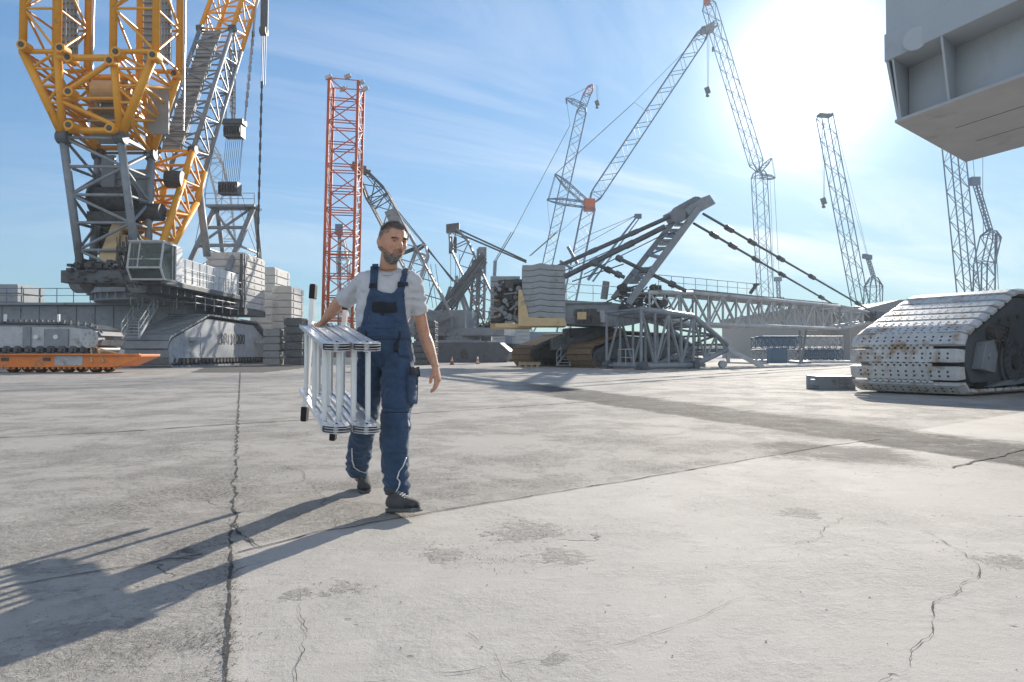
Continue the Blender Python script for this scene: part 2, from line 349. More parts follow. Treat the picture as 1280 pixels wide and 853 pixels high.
def patch(pts, name, m, z=.004, jag=.05, step=.12):
    out = []
    for a, b in zip(pts, pts[1:]+pts[:1]):
        a = Vector(a); b = Vector(b); k = max(1, int((b-a).length/step))
        for i in range(k):
            p = a+(b-a)*i/k; q = noise.noise_vector(Vector((p.x*3, p.y*3, 2)))+.6*noise.noise_vector(Vector((p.x*11, p.y*11, 5)))
            out.append((p.x+q.x*jag, p.y+q.y*jag, z))
    o = MB().add(out, [tuple(range(len(out)))]).build(name, m); o['kind'] = 'structure'; return o
def gp(*l): return [tuple(G(a, b)) for a, b in l]
patch(gp((255, 459), (350, 456.5), (390, 459), (330, 466), (240, 466)), 'asphalt_patch', asph, z=.004, jag=.3, step=.6)
crackm = mat('joint_grime', (.06, .055, .05), .95, var=.4, vs=14)
def ribbon(pts, w0, w1, name='joint', z=.0035, jag=.5, step=.03, wander=0.012):
    vs = []; fs = []; pr = []
    for a, b in zip(pts, pts[1:]):
        a = Vector((a[0], a[1], 0)); b = Vector((b[0], b[1], 0)); L = (b-a).length; k = max(2, int(L/(step*(1+.12*a.length))))
        for i in range(k): pr.append(a+(b-a)*i/k)
    pr.append(Vector((pts[-1][0], pts[-1][1], 0))); n = len(pr)
    for i, p in enumerate(pr):
        d = (pr[min(n-1, i+1)]-pr[max(0, i-1)]).normalized(); s = Vector((-d.y, d.x, 0)); w = w0+(w1-w0)*i/n
        w *= max(.15, 1+jag*2*noise.noise(Vector((p.x*9, p.y*9, 1)))+jag*noise.noise(Vector((p.x*31, p.y*31, 3))))
        off = s*(wander*noise.noise(Vector((p.x*4, p.y*4, 7)))*3+wander*noise.noise(Vector((p.x*19, p.y*19, 9))))
        vs += [p+off-s*w/2+Vector((0, 0, z)), p+off+s*w/2+Vector((0, 0, z))]
        if i: fs.append((2*i-2, 2*i, 2*i+1, 2*i-1))
    o = MB().add(vs, fs).build(name, crackm); o['kind'] = 'structure'; return o
def J1(y): return (-.04-.397*y, y)
ribbon([J1(1.2), J1(3.4)], .010, .012, 'long_slab_joint', wander=.004, jag=.8, step=.012)
ribbon([J1(3.4), J1(6.5)], .008, .012, 'long_slab_joint', wander=.012, jag=.9, step=.012)
ribbon([J1(6.5), J1(60)], .018, .06, 'long_slab_joint', wander=.010, jag=.9, step=.03)
ribbon([G(-80, 748), G(130, 712), G(255, 692)], .006, .009, 'cross_slab_joint', z=.0045, wander=.004)
ribbon([G(300, 690), G(400, 664), G(540, 640)], .010, .010, 'cross_slab_joint', z=.0045, wander=.012)
ribbon([G(540, 640), G(800, 598), G(1035, 557), G(1100, 549)], .009, .018, 'cross_slab_joint', z=.0045, wander=.006)
ribbon([G(1190, 585), G(1290, 559)], .02, .03, 'cross_slab_joint', z=.006)
ribbon([G(-30, 549), G(150, 540), G(298, 530)], .03, .04, 'cross_slab_joint', z=.0045)
ribbon([G(300, 530), G(520, 517), G(700, 505), G(840, 497)], .03, .05, 'cross_slab_joint', z=.0045)
ribbon([G(-30, 490), G(290, 481), G(620, 474)], .04, .07, 'cross_slab_joint', z=.0045)
ribbon([G(820, 476), G(1000, 470), G(1290, 462)], .06, .08, 'cross_slab_joint', z=.0045)
def crack(l, w=.006, wander=.02, z=.005): return ribbon([G(*p) for p in l], w*.5, w*.5, 'crack', z=z, jag=.9, step=.012, wander=wander)
crack([(1151, 663), (1180, 678), (1223, 706), (1219, 722), (1206, 726), (1168, 757), (1156, 789), (1136, 808), (1122, 830), (1080, 860)], .0055, .012)
crack([(1062, 643), (1040, 655), (1010, 672), (995, 680)], .004)
crack([(1062, 644), (1110, 656)], .006)
crack([(296, 655), (300, 668), (318, 680), (330, 684)], .022, .01, z=.0055)
crack([(325, 575), (380, 590), (400, 615), (412, 635), (425, 655)], .006)
crack([(240, 853), (300, 850)], .005)
crack([(430, 853), (520, 843), (580, 838), (680, 822), (700, 812)], .004, .01)
crack([(690, 824), (780, 800), (880, 768), (930, 745)], .0025, .006)
crack([(375, 740), (383, 790), (372, 850)], .004, .012)
crack([(640, 853), (620, 815), (585, 790)], .003, .01)
# loose chips and broken edges along the long joint and in the rough patches
def rubble():
    mb = MB(); r = random.Random(3)
    def chip(x, y, s):
        a = r.random()*6.28; hz = s*r.uniform(.25, .6)
        k = r.choice((4, 5, 6)); ps = [(x+math.cos(a+6.283*i/k)*s*r.uniform(.5, 1), y+math.sin(a+6.283*i/k)*s*r.uniform(.5, 1)) for i in range(k)]
        mb.add([(p[0], p[1], .002) for p in ps]+[(x+(p[0]-x)*.6, y+(p[1]-y)*.6, .002+hz) for p in ps], [tuple(range(k, 2*k))]+[(i, (i+1) % k, k+(i+1) % k, k+i) for i in range(k)], 0)
    for i in range(1100):
        y = 1.9+r.random()**1.6*7; x, _ = J1(y); chip(x+r.gauss(0, .028)-.012, y, r.uniform(.001, .0055))
    for cxp, cyp, n, sg in ((135, 570, 260, .35), (80, 800, 500, .16), (260, 800, 260, .06), (570, 690, 160, .10), (660, 665, 220, .10), (640, 700, 120, .09), (330, 600, 200, .2), (430, 735, 80, .06), (1180, 455+125, 120, .4), (1060, 575, 200, .3), (800, 545, 160, .4), (960, 610, 60, .3), (1240, 700, 60, .12)):
        c = G(cxp, cyp)
        for i in range(n): chip(c.x+r.gauss(0, sg)*1.6, c.y+r.gauss(0, sg), r.uniform(.001, .0045))
    for i in range(130):
        c = G(r.uniform(0, 1280), 470+380*r.random()**1.2); chip(c.x, c.y, r.uniform(.0015, .005)*(1+.08*c.y))
    tag(mb.build('rubble', mat('concrete_chips', (.30, .285, .265), .9, var=.5, vs=20)), 'small grey concrete chips lying along the slab joints', 'rubble', kind='stuff')
rubble()

# ---------------------------------------------------------------- crawler tracks
def belt_path(pts, pitch):
    out = []; acc = 0
    segs = list(zip(pts, pts[1:]+pts[:1])); tot = sum(math.dist(a, b) for a, b in segs); n = round(tot/pitch); step = tot/n
    for k in range(n):
        s = k*step
        for a, b in segs:
            l = math.dist(a, b)
            if s <= l: q = s/l; out.append(((a[0]+(b[0]-a[0])*q, a[1]+(b[1]-a[1])*q), ((b[0]-a[0])/l, (b[1]-a[1])/l))); break
            s -= l
    # smooth the direction using neighbours
    res = []
    for i, (p, d) in enumerate(out):
        a = out[i-1][0]; b = out[(i+1) % n][0]; l = math.dist(a, b) or 1
        res.append((p, ((b[0]-a[0])/l, (b[1]-a[1])/l)))
    return res, step
def crawler(parent, O, u, s, pts, Wd, pitch=.5, m_frame='lgrey', m_track='dgrey', th=.13, name='crawler', near=True, teeth=True):
    """O: ground corner; u: along the track, s: across it (away from the visible side); pts: belt outline (u, z), clockwise from the low front"""
    O = Vector(O); u = Vector(u).normalized(); s = Vector(s).normalized(); Z = Vector((0, 0, 1))
    T = MB(); sh, step = belt_path(pts, pitch)
    for p, d in sh:
        D = u*d[0]+Z*d[1]; Nn = D.cross(s).normalized()
        c = O+u*p[0]+Z*(p[1]+.0)+s*Wd/2
        if Nn.dot((O+u*(sum(q[0] for q in pts)/len(pts))+Z*(sum(q[1] for q in pts)/len(pts))+s*Wd/2)-c) > 0: Nn = -Nn
        T.obox(c-Nn*th*.5, D*step*.42, s*Wd/2, Nn*th*.5)
        if teeth: T.obox(c-Nn*th*1.4, D*step*.3, s*Wd*.08, Nn*th*.5)
    fr = thing_part = None
    cxm = sum(q[0] for q in pts)/len(pts); czm = sum(q[1] for q in pts)/len(pts)
    L = max(q[0] for q in pts)-min(q[0] for q in pts); Hh = max(q[1] for q in pts)
    ins = th*2.2
    def inset(q):
        x = q[0]+(ins if q[0] < cxm else -ins)*1.0; z = q[1]+(ins*1.6 if q[1] < czm else -ins*1.2); return (x, max(ins*2, z))
    poly = [inset(q) for q in pts]
    Fm = MB(); Fm.prism([O+u*a+Z*b+s*Wd*.10 for a, b in poly], s*Wd*.8)
    fo = Fm.build('track_frame', M[m_frame], parent, bevel=.02)
    # raised ribs on the visible face
    Rb = MB()
    x0 = min(a for a, b in poly); x1 = max(a for a, b in poly)
    for k in (1, 2, 6, 7):
        a = x0+(x1-x0)*k/8; Rb.obox(O+u*a+Z*(czm*.85)+s*Wd*.10, u*.04, s*.03, Z*Hh*.30)
    Rb.obox(O+u*(x0+x1)/2+Z*(ins*2.4)+s*Wd*.10, u*(x1-x0)*.45, s*.05, Z*.05)
    Rb.build('stiffener', M[m_frame], fo)
    rol = MB(); nr = int((x1-x0-1.2)/.62)
    for k in range(nr):
        c = O+u*(x0+.9+(x1-x0-1.8)*k/max(1, nr-1))+Z*(ins*1.55); rol.tube(c+s*Wd*.03, c+s*Wd*.97, ins*.72, 10)
    rol.build('roller', M['dark'], parent)
    for a, rr in ((x0+.42*Hh*.5+.05, Hh*.21), (x1-.42*Hh*.5-.05, Hh*.21)):
        c = O+u*a+Z*(Hh*.27)
        w = MB(); w.tube(c+s*Wd*.04, c+s*Wd*.96, rr, 20); w.tube(c+s*Wd*.01, c+s*Wd*.05, rr*.45, 14)
        w.build('sprocket', M[m_frame], parent)
    to = T.build('track', M[m_track], parent)
    return fo
PROF = [(0.7, 0), (0, 0.65), (0, 1.7), (0.4, 2.15), (6.4, 4.0), (16.2, 3.85), (20.6, 2.0), (21.3, 1.3), (21.2, .6), (20.6, 0)]
def text_mesh(txt, size, m, parent, loc, rot, name='lettering', ext=.01):
    cu = bpy.data.curves.new('t', 'FONT'); cu.body = txt; cu.size = size; cu.extrude = ext; cu.offset = .012*size; cu.space_character = 1.12; cu.align_x = 'CENTER'; cu.align_y = 'CENTER'
    tmp = bpy.data.objects.new('t', cu); COL.objects.link(tmp); bpy.context.view_layer.update()
    me = bpy.data.meshes.new_from_object(tmp.evaluated_get(bpy.context.evaluated_depsgraph_get())); bpy.data.objects.remove(tmp)
    me.materials.clear(); me.materials.append(m); me.name = name
    o = bpy.data.objects.new(name, me); COL.objects.link(o)
    if parent: o.parent = parent
    o.matrix_local = Matrix.Translation(Vector(loc)-(origin(parent) if parent else Vector((0, 0, 0)))) @ rot
    return o
def rail(mb, pts, h=1.1, r=.025, posts=True, step=1.3, n=4):
    for a, b in zip(pts, pts[1:]):
        a = Vector(a); b = Vector(b); up = Vector((0, 0, h)); k = max(1, int((b-a).length/step))
        mb.tube(a+up, b+up, r, n); mb.tube(a+up*.5, b+up*.5, r*.8, n)
        for i in range(k+1): p = a+(b-a)*i/k; mb.tube(p, p+up, r, n)
def block_stack(parent, x0, x1, y0, y1, z0, z1, n, m='slab', name='counterweight', edge=True, gap=.11):
    hh = (z1-z0)/n
    for k in range(n):
        mb = MB(); a = z0+k*hh
        mb.box(x0, y0, a+gap*.5, x1, y1, a+hh-gap*.5)
        mb.box(x0+.1, y0+.1, a+hh-gap*.5+.001, x1-.1, y1-.1, a+hh+gap*.5-.001)
        for yy in (y0+.7, (y0+y1)/2-.1, y1-.9): mb.box(x1, yy, a+hh*.3, x1+.03, yy+.22, a+hh*.7)
        mb.tube((x0+.5, y0-.03, a+hh*.5), (x0+.5, y0, a+hh*.5), .1, 10); mb.tube((x1-.5, y0-.03, a+hh*.5), (x1-.5, y0, a+hh*.5), .1, 10)
        mb.build(name, M[m], parent, bevel=.025)

# ---------------------------------------------------------------- the big yellow and grey crane on the left
C1 = thing('crawler_crane', (-27, 54, 0), 'huge grey crawler crane with yellow twin lattice boom and white machinery house', 'crane')
def big_crane():
    Z = Vector((0, 0, 1))
    crawler(C1, (-23.2, 46, 0), (0, 1, 0), (-1, 0, 0), PROF, 2.9, pitch=.62, m_track='grey')
    crawler(C1, (-47.5, 47.5, 0), (0, 1, 0), (-1, 0, 0), PROF, 2.9, pitch=.55)
    text_mesh('LR 13000', 1.15, M['paint_d'], C1, (-23.36, 57.2, 2.15), Matrix.Rotation(R(90), 4, 'Z') @ Matrix.Rotation(R(90), 4, 'X'), ext=.012)
    # access platforms brackets on the near crawler side
    for y in (49.6, 62.2):
        mb = MB(); mb.box(-23.45, y, 1.9, -22.75, y+.9, 2.15); mb.build('bracket', M['lgrey'], C1)
    mb = MB(); mb.box(-47.5, 55, 1.3, -26.2, 61.5, 4.85); mb.box(-47.5, 54.6, 4.85, -26.2, 62, 5.05)
    for k in range(14): mb.box(-47.2+k*1.5, 54.93, 1.4, -47.12+k*1.5, 55, 4.8)
    mb.build('carbody', M['grey'], C1, bevel=.03)
    mb = MB(); rail(mb, [(-46, 54.8, 5.05), (-27.2, 54.8, 5.05)], 1.15, .03); mb.build('handrail', M['far'], C1)
    mb = MB(); rail(mb, [(-26.3, 47, 4.3), (-26.3, 56, 4.9)], 1.1, .03); rail(mb, [(-26.1, 50.2, 4.35), (-23.3, 50.2, 4.2), (-23.3, 58, 4.2)], 1.0, .03)
    mb.build('handrail', M['lgrey'], C1)
    mb = MB(); p0 = P(152, 422, 44.5); p1 = P(178, 382, 50)
    for dx in (0, 1.1):
        a = p0+Vector((dx, 0, 0)); b = p1+Vector((dx, 0, 0)); mb.bar(a, b, .08, .2); mb.tube(a+Z*1, b+Z*1, .035); mb.tube(a+Z*.5, b+Z*.5, .03)
        for k in range(5): q = lerp(a, b, k/4); mb.tube(q, q+Z, .03)
    for k in range(12): q = lerp(p0, p1, k/11); mb.box(q.x, q.y-.1, q.z, q.x+1.1, q.y+.1, q.z+.04)
    mb.build('access_stairs', M['lgrey'], C1)
    # slewing ring
    mb = MB(); mb.tube((-29, 56, 5.05), (-29, 56, 5.6), 4.6, 40); mb.tube((-29, 56, 5.6), (-29, 56, 6.2), 5.1, 40)
    for k in range(40):
        a = 6.283*k/40; mb.tube((-29+4.8*math.cos(a), 56+4.8*math.sin(a), 5.2), (-29+4.8*math.cos(a), 56+4.8*math.sin(a), 5.7), .09)
    mb.build('slewing_ring', M['grey'], C1)
    # deck
    mb = MB(); mb.box(-28.9, 45.5, 6.3, -26, 64, 7.2); mb.box(-32.5, 55, 6.2, -26, 64, 7.2); mb.box(-26, 44.6, 5.55, -23.1, 58.2, 5.9)
    mb.box(-28.9, 43.6, 5.5, -23.9, 46.5, 6.3)
    for k in range(12): mb.box(-25.9, 45.6+k*1.1, 5.05, -23.5, 45.75+k*1.1, 5.55)
    mb.build('deck', M['dgrey'], C1, bevel=.03)
    mb = MB(); mb.box(-26.0, 46, 4.9, -25.6, 64, 6.3); mb.box(-32.4, 57, 4.9, -32.0, 64, 6.3); mb.build('deck_girder', M['grey'], C1)
    mb = MB(); mb.box(-26.5, 47.6, 5.92, -23.25, 58.0, 7.7)
    for k in range(9): mb.box(-23.25, 48.4+k*1.15, 6.0, -23.2, 48.46+k*1.15, 7.65)
    mb.box(-26.4, 44.9, 5.92, -24.6, 47.5, 7.45)
    mb.build('machinery_house', M['white'], C1, bevel=.03)
    mb = MB(); rail(mb, [(-23.05, 45.4, 5.92), (-23.05, 59, 5.92)], 1.05, .022, step=.9); mb.build('handrail', M['lgrey'], C1)
    # heavy winches and machinery between deck levels
    mb = MB(); r = random.Random(5)
    for k in range(120):
        x = r.uniform(-28.2, -24.2); y = r.uniform(43.3, 44.9); z = r.uniform(5.5, 6.9); a = r.uniform(.05, .24)
        if r.random() < .5: mb.box(x-a, y-a, z-a*.7, x+a, y+a, z+a*.7)
        else: mb.tube((x-a, y, z), (x+a*1.6, y, z), a*.5, 10)
    for k in range(30):
        x = r.uniform(-25.6, -24.6); y = r.uniform(43.6, 44.4); z = r.uniform(6.8, 8.6)
        mb.path([(x, y, z), (x+.2, y-.25, z-.8), (x+.3+r.random()*.4, y-.1, z-1.7)], .035, 5)
    mb.build('hydraulics', M['dark'], C1)
    for x in (-26.9,):
        mb = MB(); mb.tube((x-.9, 47, 8.6), (x+.9, 47, 8.6), 1.0, 24); mb.tube((x-1.0, 47, 8.6), (x-.9, 47, 8.6), 1.25, 24); mb.tube((x+.9, 47, 8.6), (x+1.0, 47, 8.6), 1.25, 24)
        mb.box(x-1.0, 46, 7.2, x+1.0, 48, 8.0); mb.build('winch_drum', M['dark'], C1)
    # feet of the boom: big pivot lugs
    for x in (-28.4, -24.7):
        mb = MB(); mb.tube((x-.35, 45, 5.9), (x+.35, 45, 5.9), .95, 24); mb.tube((x-.42, 45, 5.9), (x+.42, 45, 5.9), .4, 16)
        mb.box(x-.25, 44.6, 5.9, x+.25, 46.2, 7.2); mb.build('boom_pivot', M['grey'], C1)
    # cab
    x0, x1 = -24.3, -22.2
    mb = MB(); yb, yf = 44.9, 43.0; zb, zt = 5.95, 8.05; zc = 6.1
    q = [(yf+.45, zb-.25), (yf, zb+.45), (yf+.35, zt), (yb, zt), (yb, zb-.25)]
    mb.prism([(x0, a, b) for a, b in q], (x1-x0, 0, 0)); cabo = mb.build('cab', M['glass'], C1); kk = MB(); kk.box(x0+.05, yf+.5, zb-.22, x1-.05, yb, zb+.3); kk.box(x0+.2, yf+.6, zb+.3, x0+.6, yf+1.0, zb+.95); kk.build('console', M['dgrey'], cabo)
    fr = MB()
    for x in (x0, x1):
        for a, b in zip(q, q[1:]+q[:1]): fr.tube((x, a[0], a[1]), (x, b[0], b[1]), .07, 6)
    for a in q: fr.tube((x0, a[0], a[1]), (x1, a[0], a[1]), .07, 6)
    fr.tube((x0, yf+.6, zb-.2), (x0, yf+.75, zt), .05, 6); fr.tube((x1, yf+1.5, zb-.2), (x1, yf+1.5, zt), .06, 6)
    fr.tube((x0+.62, yf+.02, zb+.45), (x0+.62, yf+.35, zt), .045, 6); fr.tube((x0, yf+.12, zb+1.0), (x1, yf+.12, zb+1.0), .035, 6)
    fr.box(x0-.05, yf+.2, zt+.02, x1+.05, yb+.1, zt+.12)
    fr.build('window_frame', M['lgrey'], cabo)
    mb = MB(); mb.box(x0-.02, yb, zb-.2, x1+.02, yb+.9, zt+.05); mb.build('rear_wall', M['white'], cabo)
    mb = MB(); mb.box(x0+.7, 44.2, 6.0, x0+1.2, 44.8, 7.2); mb.build('operator_seat', M['dark'], cabo)
    # grey foot section of the boom
    b0 = [Vector((-28.35, 44.9, 6.0)), Vector((-24.65, 44.9, 6.0)), Vector((-24.65, 46.0, 6.0)), Vector((-28.35, 46.0, 6.0))]
    b1 = [Vector((-28.45, 43.0, 14.65)), Vector((-24.8, 43.0, 14.6)), Vector((-24.8, 46.7, 14.75)), Vector((-28.45, 46.7, 14.75))]
    def boom_section(name, m, segs, rc, rb, cross=(), ns=10, posts=True):
        root = None; C = [MB() for _ in range(4)]; B = MB()
        for c0, c1, n in segs: lattice(C, B, c0, c1, n, rc, rb, ns=ns, cross=cross, posts=posts)
        root = B.build(name, M[m], C1, smooth=False)
        for c in C: c.build('chord', M[m], root, smooth=True)
        return root
    fs = boom_section('boom_foot', 'grey', [(b0, b1, 5)], .25, .10)
    mb = MB(); mb.tube((-27.6, 45.3, 11.2), (-25.6, 45.3, 11.2), .85, 28); mb.tube((-27.75, 45.3, 11.2), (-27.6, 45.3, 11.2), 1.1, 28); mb.tube((-25.6, 45.3, 11.2), (-25.45, 45.3, 11.2), 1.1, 28)
    mb.box(-27.9, 44.6, 9.6, -25.3, 46.2, 10.3); mb.build('winch_drum', M['dark'], fs)
    mb = MB(); mb.box(-28.0, 46.3, 7.0, -27.1, 46.5, 14.5); mb.box(-27.5, 46.6, 10.2, -25.0, 46.75, 13.6); mb.build('walkway_panel', M['grey'], fs)
    mb = MB()
    for z in (8.0, 9.2): mb.box(-26.4, 45.0, z, -25.3, 46, z+.8)
    mb.build('reeving_box', M['beige'], fs)
    mb = MB(); mb.prism([(-27.2, 44.6, 7.0), (-26.0, 44.6, 7.0), (-25.8, 44.9, 9.6), (-26.3, 44.9, 9.8)], (0, .3, 0)); mb.build('support_plate', M['beige'], fs)
    for x in (-28.4, -24.8):
        for y in (43.0, 46.7):
            mb = MB(); mb.tube((x-.33, y, 14.65), (x+.33, y, 14.65), .42, 14); mb.build('pin_joint', M['dgrey'], fs)
    # yellow transition to two columns
    xs = (-30.35, -28.2, -24.75, -22.1); zt = 19.7
    C = []; Y = MB()
    def chord(a, b, r=.24):
        c = MB(); c.tube(a, b, r, 12); C.append(c)
    for y, yt in ((43.0, 42.0), (46.7, 45.0)):
        lo = [Vector((-28.45, y, 14.75)), Vector((-24.8, y, 14.75))]; up = [Vector((x, yt, zt)) for x in xs]
        chord(lo[0], up[0], .26); chord(lo[0], up[1]); chord(lo[1], up[2]); chord(lo[1], up[3], .26)
        rb = .15
        Y.tube(up[0], up[1], rb, 8); Y.tube(up[1]-Z*.4, up[2]-Z*.4, .2, 8); Y.tube(up[2], up[3], rb, 8)
        Y.tube(lo[0]+Z*.35, lo[1]+Z*.35, .19, 8)
        Y.tube(lerp(lo[0], up[1], .95), lerp(lo[1], up[2], .50), .001)
        Y.tube(lerp(lo[0], up[1], .48), lerp(lo[1], up[2], .90), .17, 8); Y.tube(lerp(lo[0], up[1], .42), lerp(lo[1], up[2], .10), .14, 8)
        Y.tube(lerp(lo[0], up[1], .45), lerp(lo[1], up[2], .45), .10, 8)
        for k in range(1, 5):
            a = k/5
            for i, j, e in ((0, 1, 0), (3, 2, 1)):
                o_ = lerp(lo[e], up[i], a); n_ = lerp(lo[e], up[j], a); n2_ = lerp(lo[e], up[j], min(1, a+.2))
                Y.tube(o_, n_, .09, 6); Y.tube(o_, n2_, .09, 6)
    lof = [Vector((-28.45, 43.0, 14.75)), Vector((-24.8, 43, 14.75))]; lob = [Vector((-28.45, 46.7, 14.75)), Vector((-24.8, 46.7, 14.75))]
    for e, i in ((0, 0), (0, 1), (1, 2), (1, 3)):
        for k in range(5):
            f0 = lerp(lof[e], Vector((xs[i], 42, zt)), k/5); r0 = lerp(lob[e], Vector((xs[i], 45, zt)), k/5)
            f1 = lerp(lof[e], Vector((xs[i], 42, zt)), (k+1)/5); r1 = lerp(lob[e], Vector((xs[i], 45, zt)), (k+1)/5)
            Y.tube(f0, r0, .11, 6); Y.tube(f0 if k % 2 else r0, r1 if k % 2 else f1, .10, 6)
    tr = Y.build('boom_transition', M['yellow'], C1)
    for c in C: c.build('chord', M['yellow'], tr, smooth=True)
    for px, py, d in ((27, 56, 41.7), (75, 60, 41.7), (145, 65, 41.7), (191, 69, 41.7), (85, 72, 42.1), (137, 76, 42.1), (86, 115, 42.3), (87, 157, 42.6), (138, 161, 42.6), (218, 92, 45)):
        p = P(px, py, d); mb = MB(); mb.tube(p+Vector((0, -.38, 0)), p+Vector((0, .3, 0)), .31, 16, mi=0); mb.tube(p+Vector((0, -.44, 0)), p+Vector((0, -.37, 0)), .17, 14, mi=1)
        mb.build('pin_joint', [M['yellow'], M['dark']], tr)
    mb = MB()
    for k in range(5): mb.box(-27.6, 44.2, 15.3+k*.8, -25.4, 45.8, 15.42+k*.8)
    for x in (-27.7, -26.4, -25.2):
        mb.tube((x, 45.5, 15), (x, 45.2, 19.5), .12, 8)
    mb.tube((-27.4, 44.6, 18.2), (-25.4, 44.6, 18.2), .7, 20); mb.build('sheave_frame', M['beige'], tr)
    mb = MB(); mb.box(-27.3, 45.0, 14.9, -25.5, 45.2, 19.3); mb.box(-24.3, 45.2, 15.6, -22.9, 45.35, 18.6); mb.build('walkway_panel', M['slab2'], tr)
    # twin columns going up
    for xa, xb in ((xs[0], xs[1]), (xs[2], xs[3])):
        c0 = [Vector((xa, 42, zt)), Vector((xb, 42, zt)), Vector((xb, 45, zt)), Vector((xa, 45, zt))]
        c1 = [v+Vector((-.25, .6, 30)) for v in c0]
        bs = boom_section('boom_column', 'yellow', [(c0, c1, 11)], .225, .08)
        g = MB(); g.box(xa+.75, 44.1, zt+.2, xb-.15, 44.25, 49)
        for k in range(70): g.box(xa+.7, 43.95, zt+.3+k*.42, xb-.1, 44.1, zt+.36+k*.42)
        for k in range(3): g.tube((xb-.3, 43.2+k*.4, zt), (xb-.45, 43.4+k*.4, 49), .05, 6)
        g.build('walkway_panel', M['slab2'], bs)
        g = MB(); g.tube((xb+.35, 44.9, zt-4), (xb+.35, 45.4, 49), .06, 8); g.build('pendant_bar', M['steel'], bs)
    # derrick boom
    base = Vector((-24.85, 45.6, 8.1)); dr = Vector((0, 11.5, 20.6)).normalized(); nn = Vector((0, .873, -.487))
    def ring(t, w=2.7, h=2.2, xo=0):
        c = base+dr*t; return [c+Vector((-w/2, 0, 0)), c+Vector((w/2, 0, 0)), c+Vector((w/2, 0, 0))+nn*h, c+Vector((-w/2, 0, 0))+nn*h]
    bs = boom_section('derrick_foot', 'yellow', [(ring(0, 2.7, .9), ring(6, 2.7, 2.4), 4), (ring(6, 2.7, 2.4), ring(8.9), 2)], .24, .10)
    g = MB(); g.tube(base+Vector((-1.2, .8, 2.5)), base+Vector((1.0, .8, 2.5)), .6, 18)
    g.tube(base+Vector((.4, 2.5, 5.2)), base+Vector((1.5, 2.6, 5.2)), .6, 18); g.build('winch_drum', M['dark'], bs)
    bs = boom_section('derrick_section', 'grey', [(ring(8.9), ring(23.1), 8)], .17, .07)
    g = MB(); a, b = base+dr*9, base+dr*23
    g.bar(a+Vector((-.35, .25, 0)), b+Vector((-.35, .25, 0)), 1.5, .06, up=nn); g.tube(a+Vector((.35, .1, .1)), lerp(a, b, .85)+Vector((.35, .1, .1)), .07)
    for k in range(28): q = lerp(a, b, k/28); g.box(q.x-1.1, q.y+.12, q.z, q.x+.4, q.y+.2, q.z+.06)
    g.build('walkway_panel', M['slab2'], bs)
    for t in (9.0, 23.1):
        for x in (-1.35, 1.35):
            p = base+dr*t+Vector((x, 0, 0)); g = MB(); g.tube(p-Vector((.26, 0, 0)), p+Vector((.26, 0, 0)), .3, 12); g.build('pin_joint', M['dgrey'], bs)
    boom_section('derrick_section', 'yellow', [(ring(23.1), ring(42), 9)], .19, .075)
    # mast frame behind the machinery house with reeving blocks
    B = MB()
    for x in (-27.6, -24.1):
        B.tube((x, 57, 7.2), (x+.5, 62, 14.2), .26, 8); B.tube((x, 66, 7.2), (x+.5, 62.5, 14.2), .2, 8); B.tube((x+.2, 59.4, 10.4), (x+.2, 64.4, 10.4), .12, 6)
        B.tube((x, 57, 7.4), (x+.2, 64.4, 10.4), .1, 6)
    for z, y in ((14.2, 62), (12.2, 60.7), (10.4, 59.4)): B.tube((-27.2, y, z), (-23.6, y, z), .16, 6)
    B.tube((-27.4, 59.4, 10.4), (-23.8, 62, 14.2), .12, 6); B.tube((-23.9, 59.4, 10.4), (-27.2, 62, 14.2), .12, 6)
    B.box(-27.6, 61.2, 14.2, -23.2, 63, 14.4); rail(B, [(-27.6, 61.2, 14.4), (-23.2, 61.2, 14.4)], 1, .03)
    B.build('mast_frame', M['grey'], C1)
    B = MB(); B.tube(P(246, 226, 52), P(258, 320, 51), .27, 10); B.build('backstop', M['grey'], C1, smooth=True)
    dm = 60.5
    def blk(px0, px1, py0, py1, d, nm='sheave_block'):
        a = P(px0, py1, d); b = P(px1, py0, d); g = MB(); g.box(a.x, d-.5, a.z, b.x, d+.5, b.z, 0)
        for k in range(7): x = a.x+(b.x-a.x)*(k+.5)/7; g.tube((x-.06, d-.1, (a.z+b.z)/2), (x+.06, d-.1, (a.z+b.z)/2), (b.z-a.z)*.55, 16, mi=1)
        g.build(nm, [M['dgrey'], M['dark']], C1)
    blk(277, 304, 149, 155, dm); blk(280, 302, 156, 171, dm); blk(274, 298, 228, 243, dm+.8)
    g = MB()
    for k in range(9): g.tube(P(281+k*2.5, 170, dm), P(275.5+k*2.4, 230, dm+.8), .028, 4)
    g.build('hoist_ropes', M['cable'], C1)
    g = MB()
    for a, b, r in ((P(284, 40, 58), P(288, 150, dm), .10), (P(290, 52, 58), P(291, 150, dm), .07), (P(318, -8, dm), P(304, 150, dm), .08), (P(279, 110, dm), P(280, 150, dm), .05)):
        g.tube(a, b, r, 6)
        for k in range(9): q = lerp(a, b, .3+.07*k); g.tube(q-Z*.25, q+Z*.25, r*1.9, 6)
    g.build('pendant_bar', M['steel'], C1)
    g = MB(); g.tube(P(328, -20, 60), P(327.5, 38, 60), .33, 10); g.tube(P(323, 36, 60), P(331, 36, 60), .4, 10)
    for x in (325.5, 327.5, 330): g.tube(P(x, 40, 60), P(x-1, 104, 60), .045, 5)
    g.tube(P(325, 104, 60), P(321, 322, 60), .07, 6)
    for k in range(14): q = lerp(P(325, 104, 60), P(321, 322, 60), k/14); g.tube(q-Z*.3, q+Z*.3, .12, 6)
    g.build('pendant_bar', M['cable'], C1)
    g = MB()
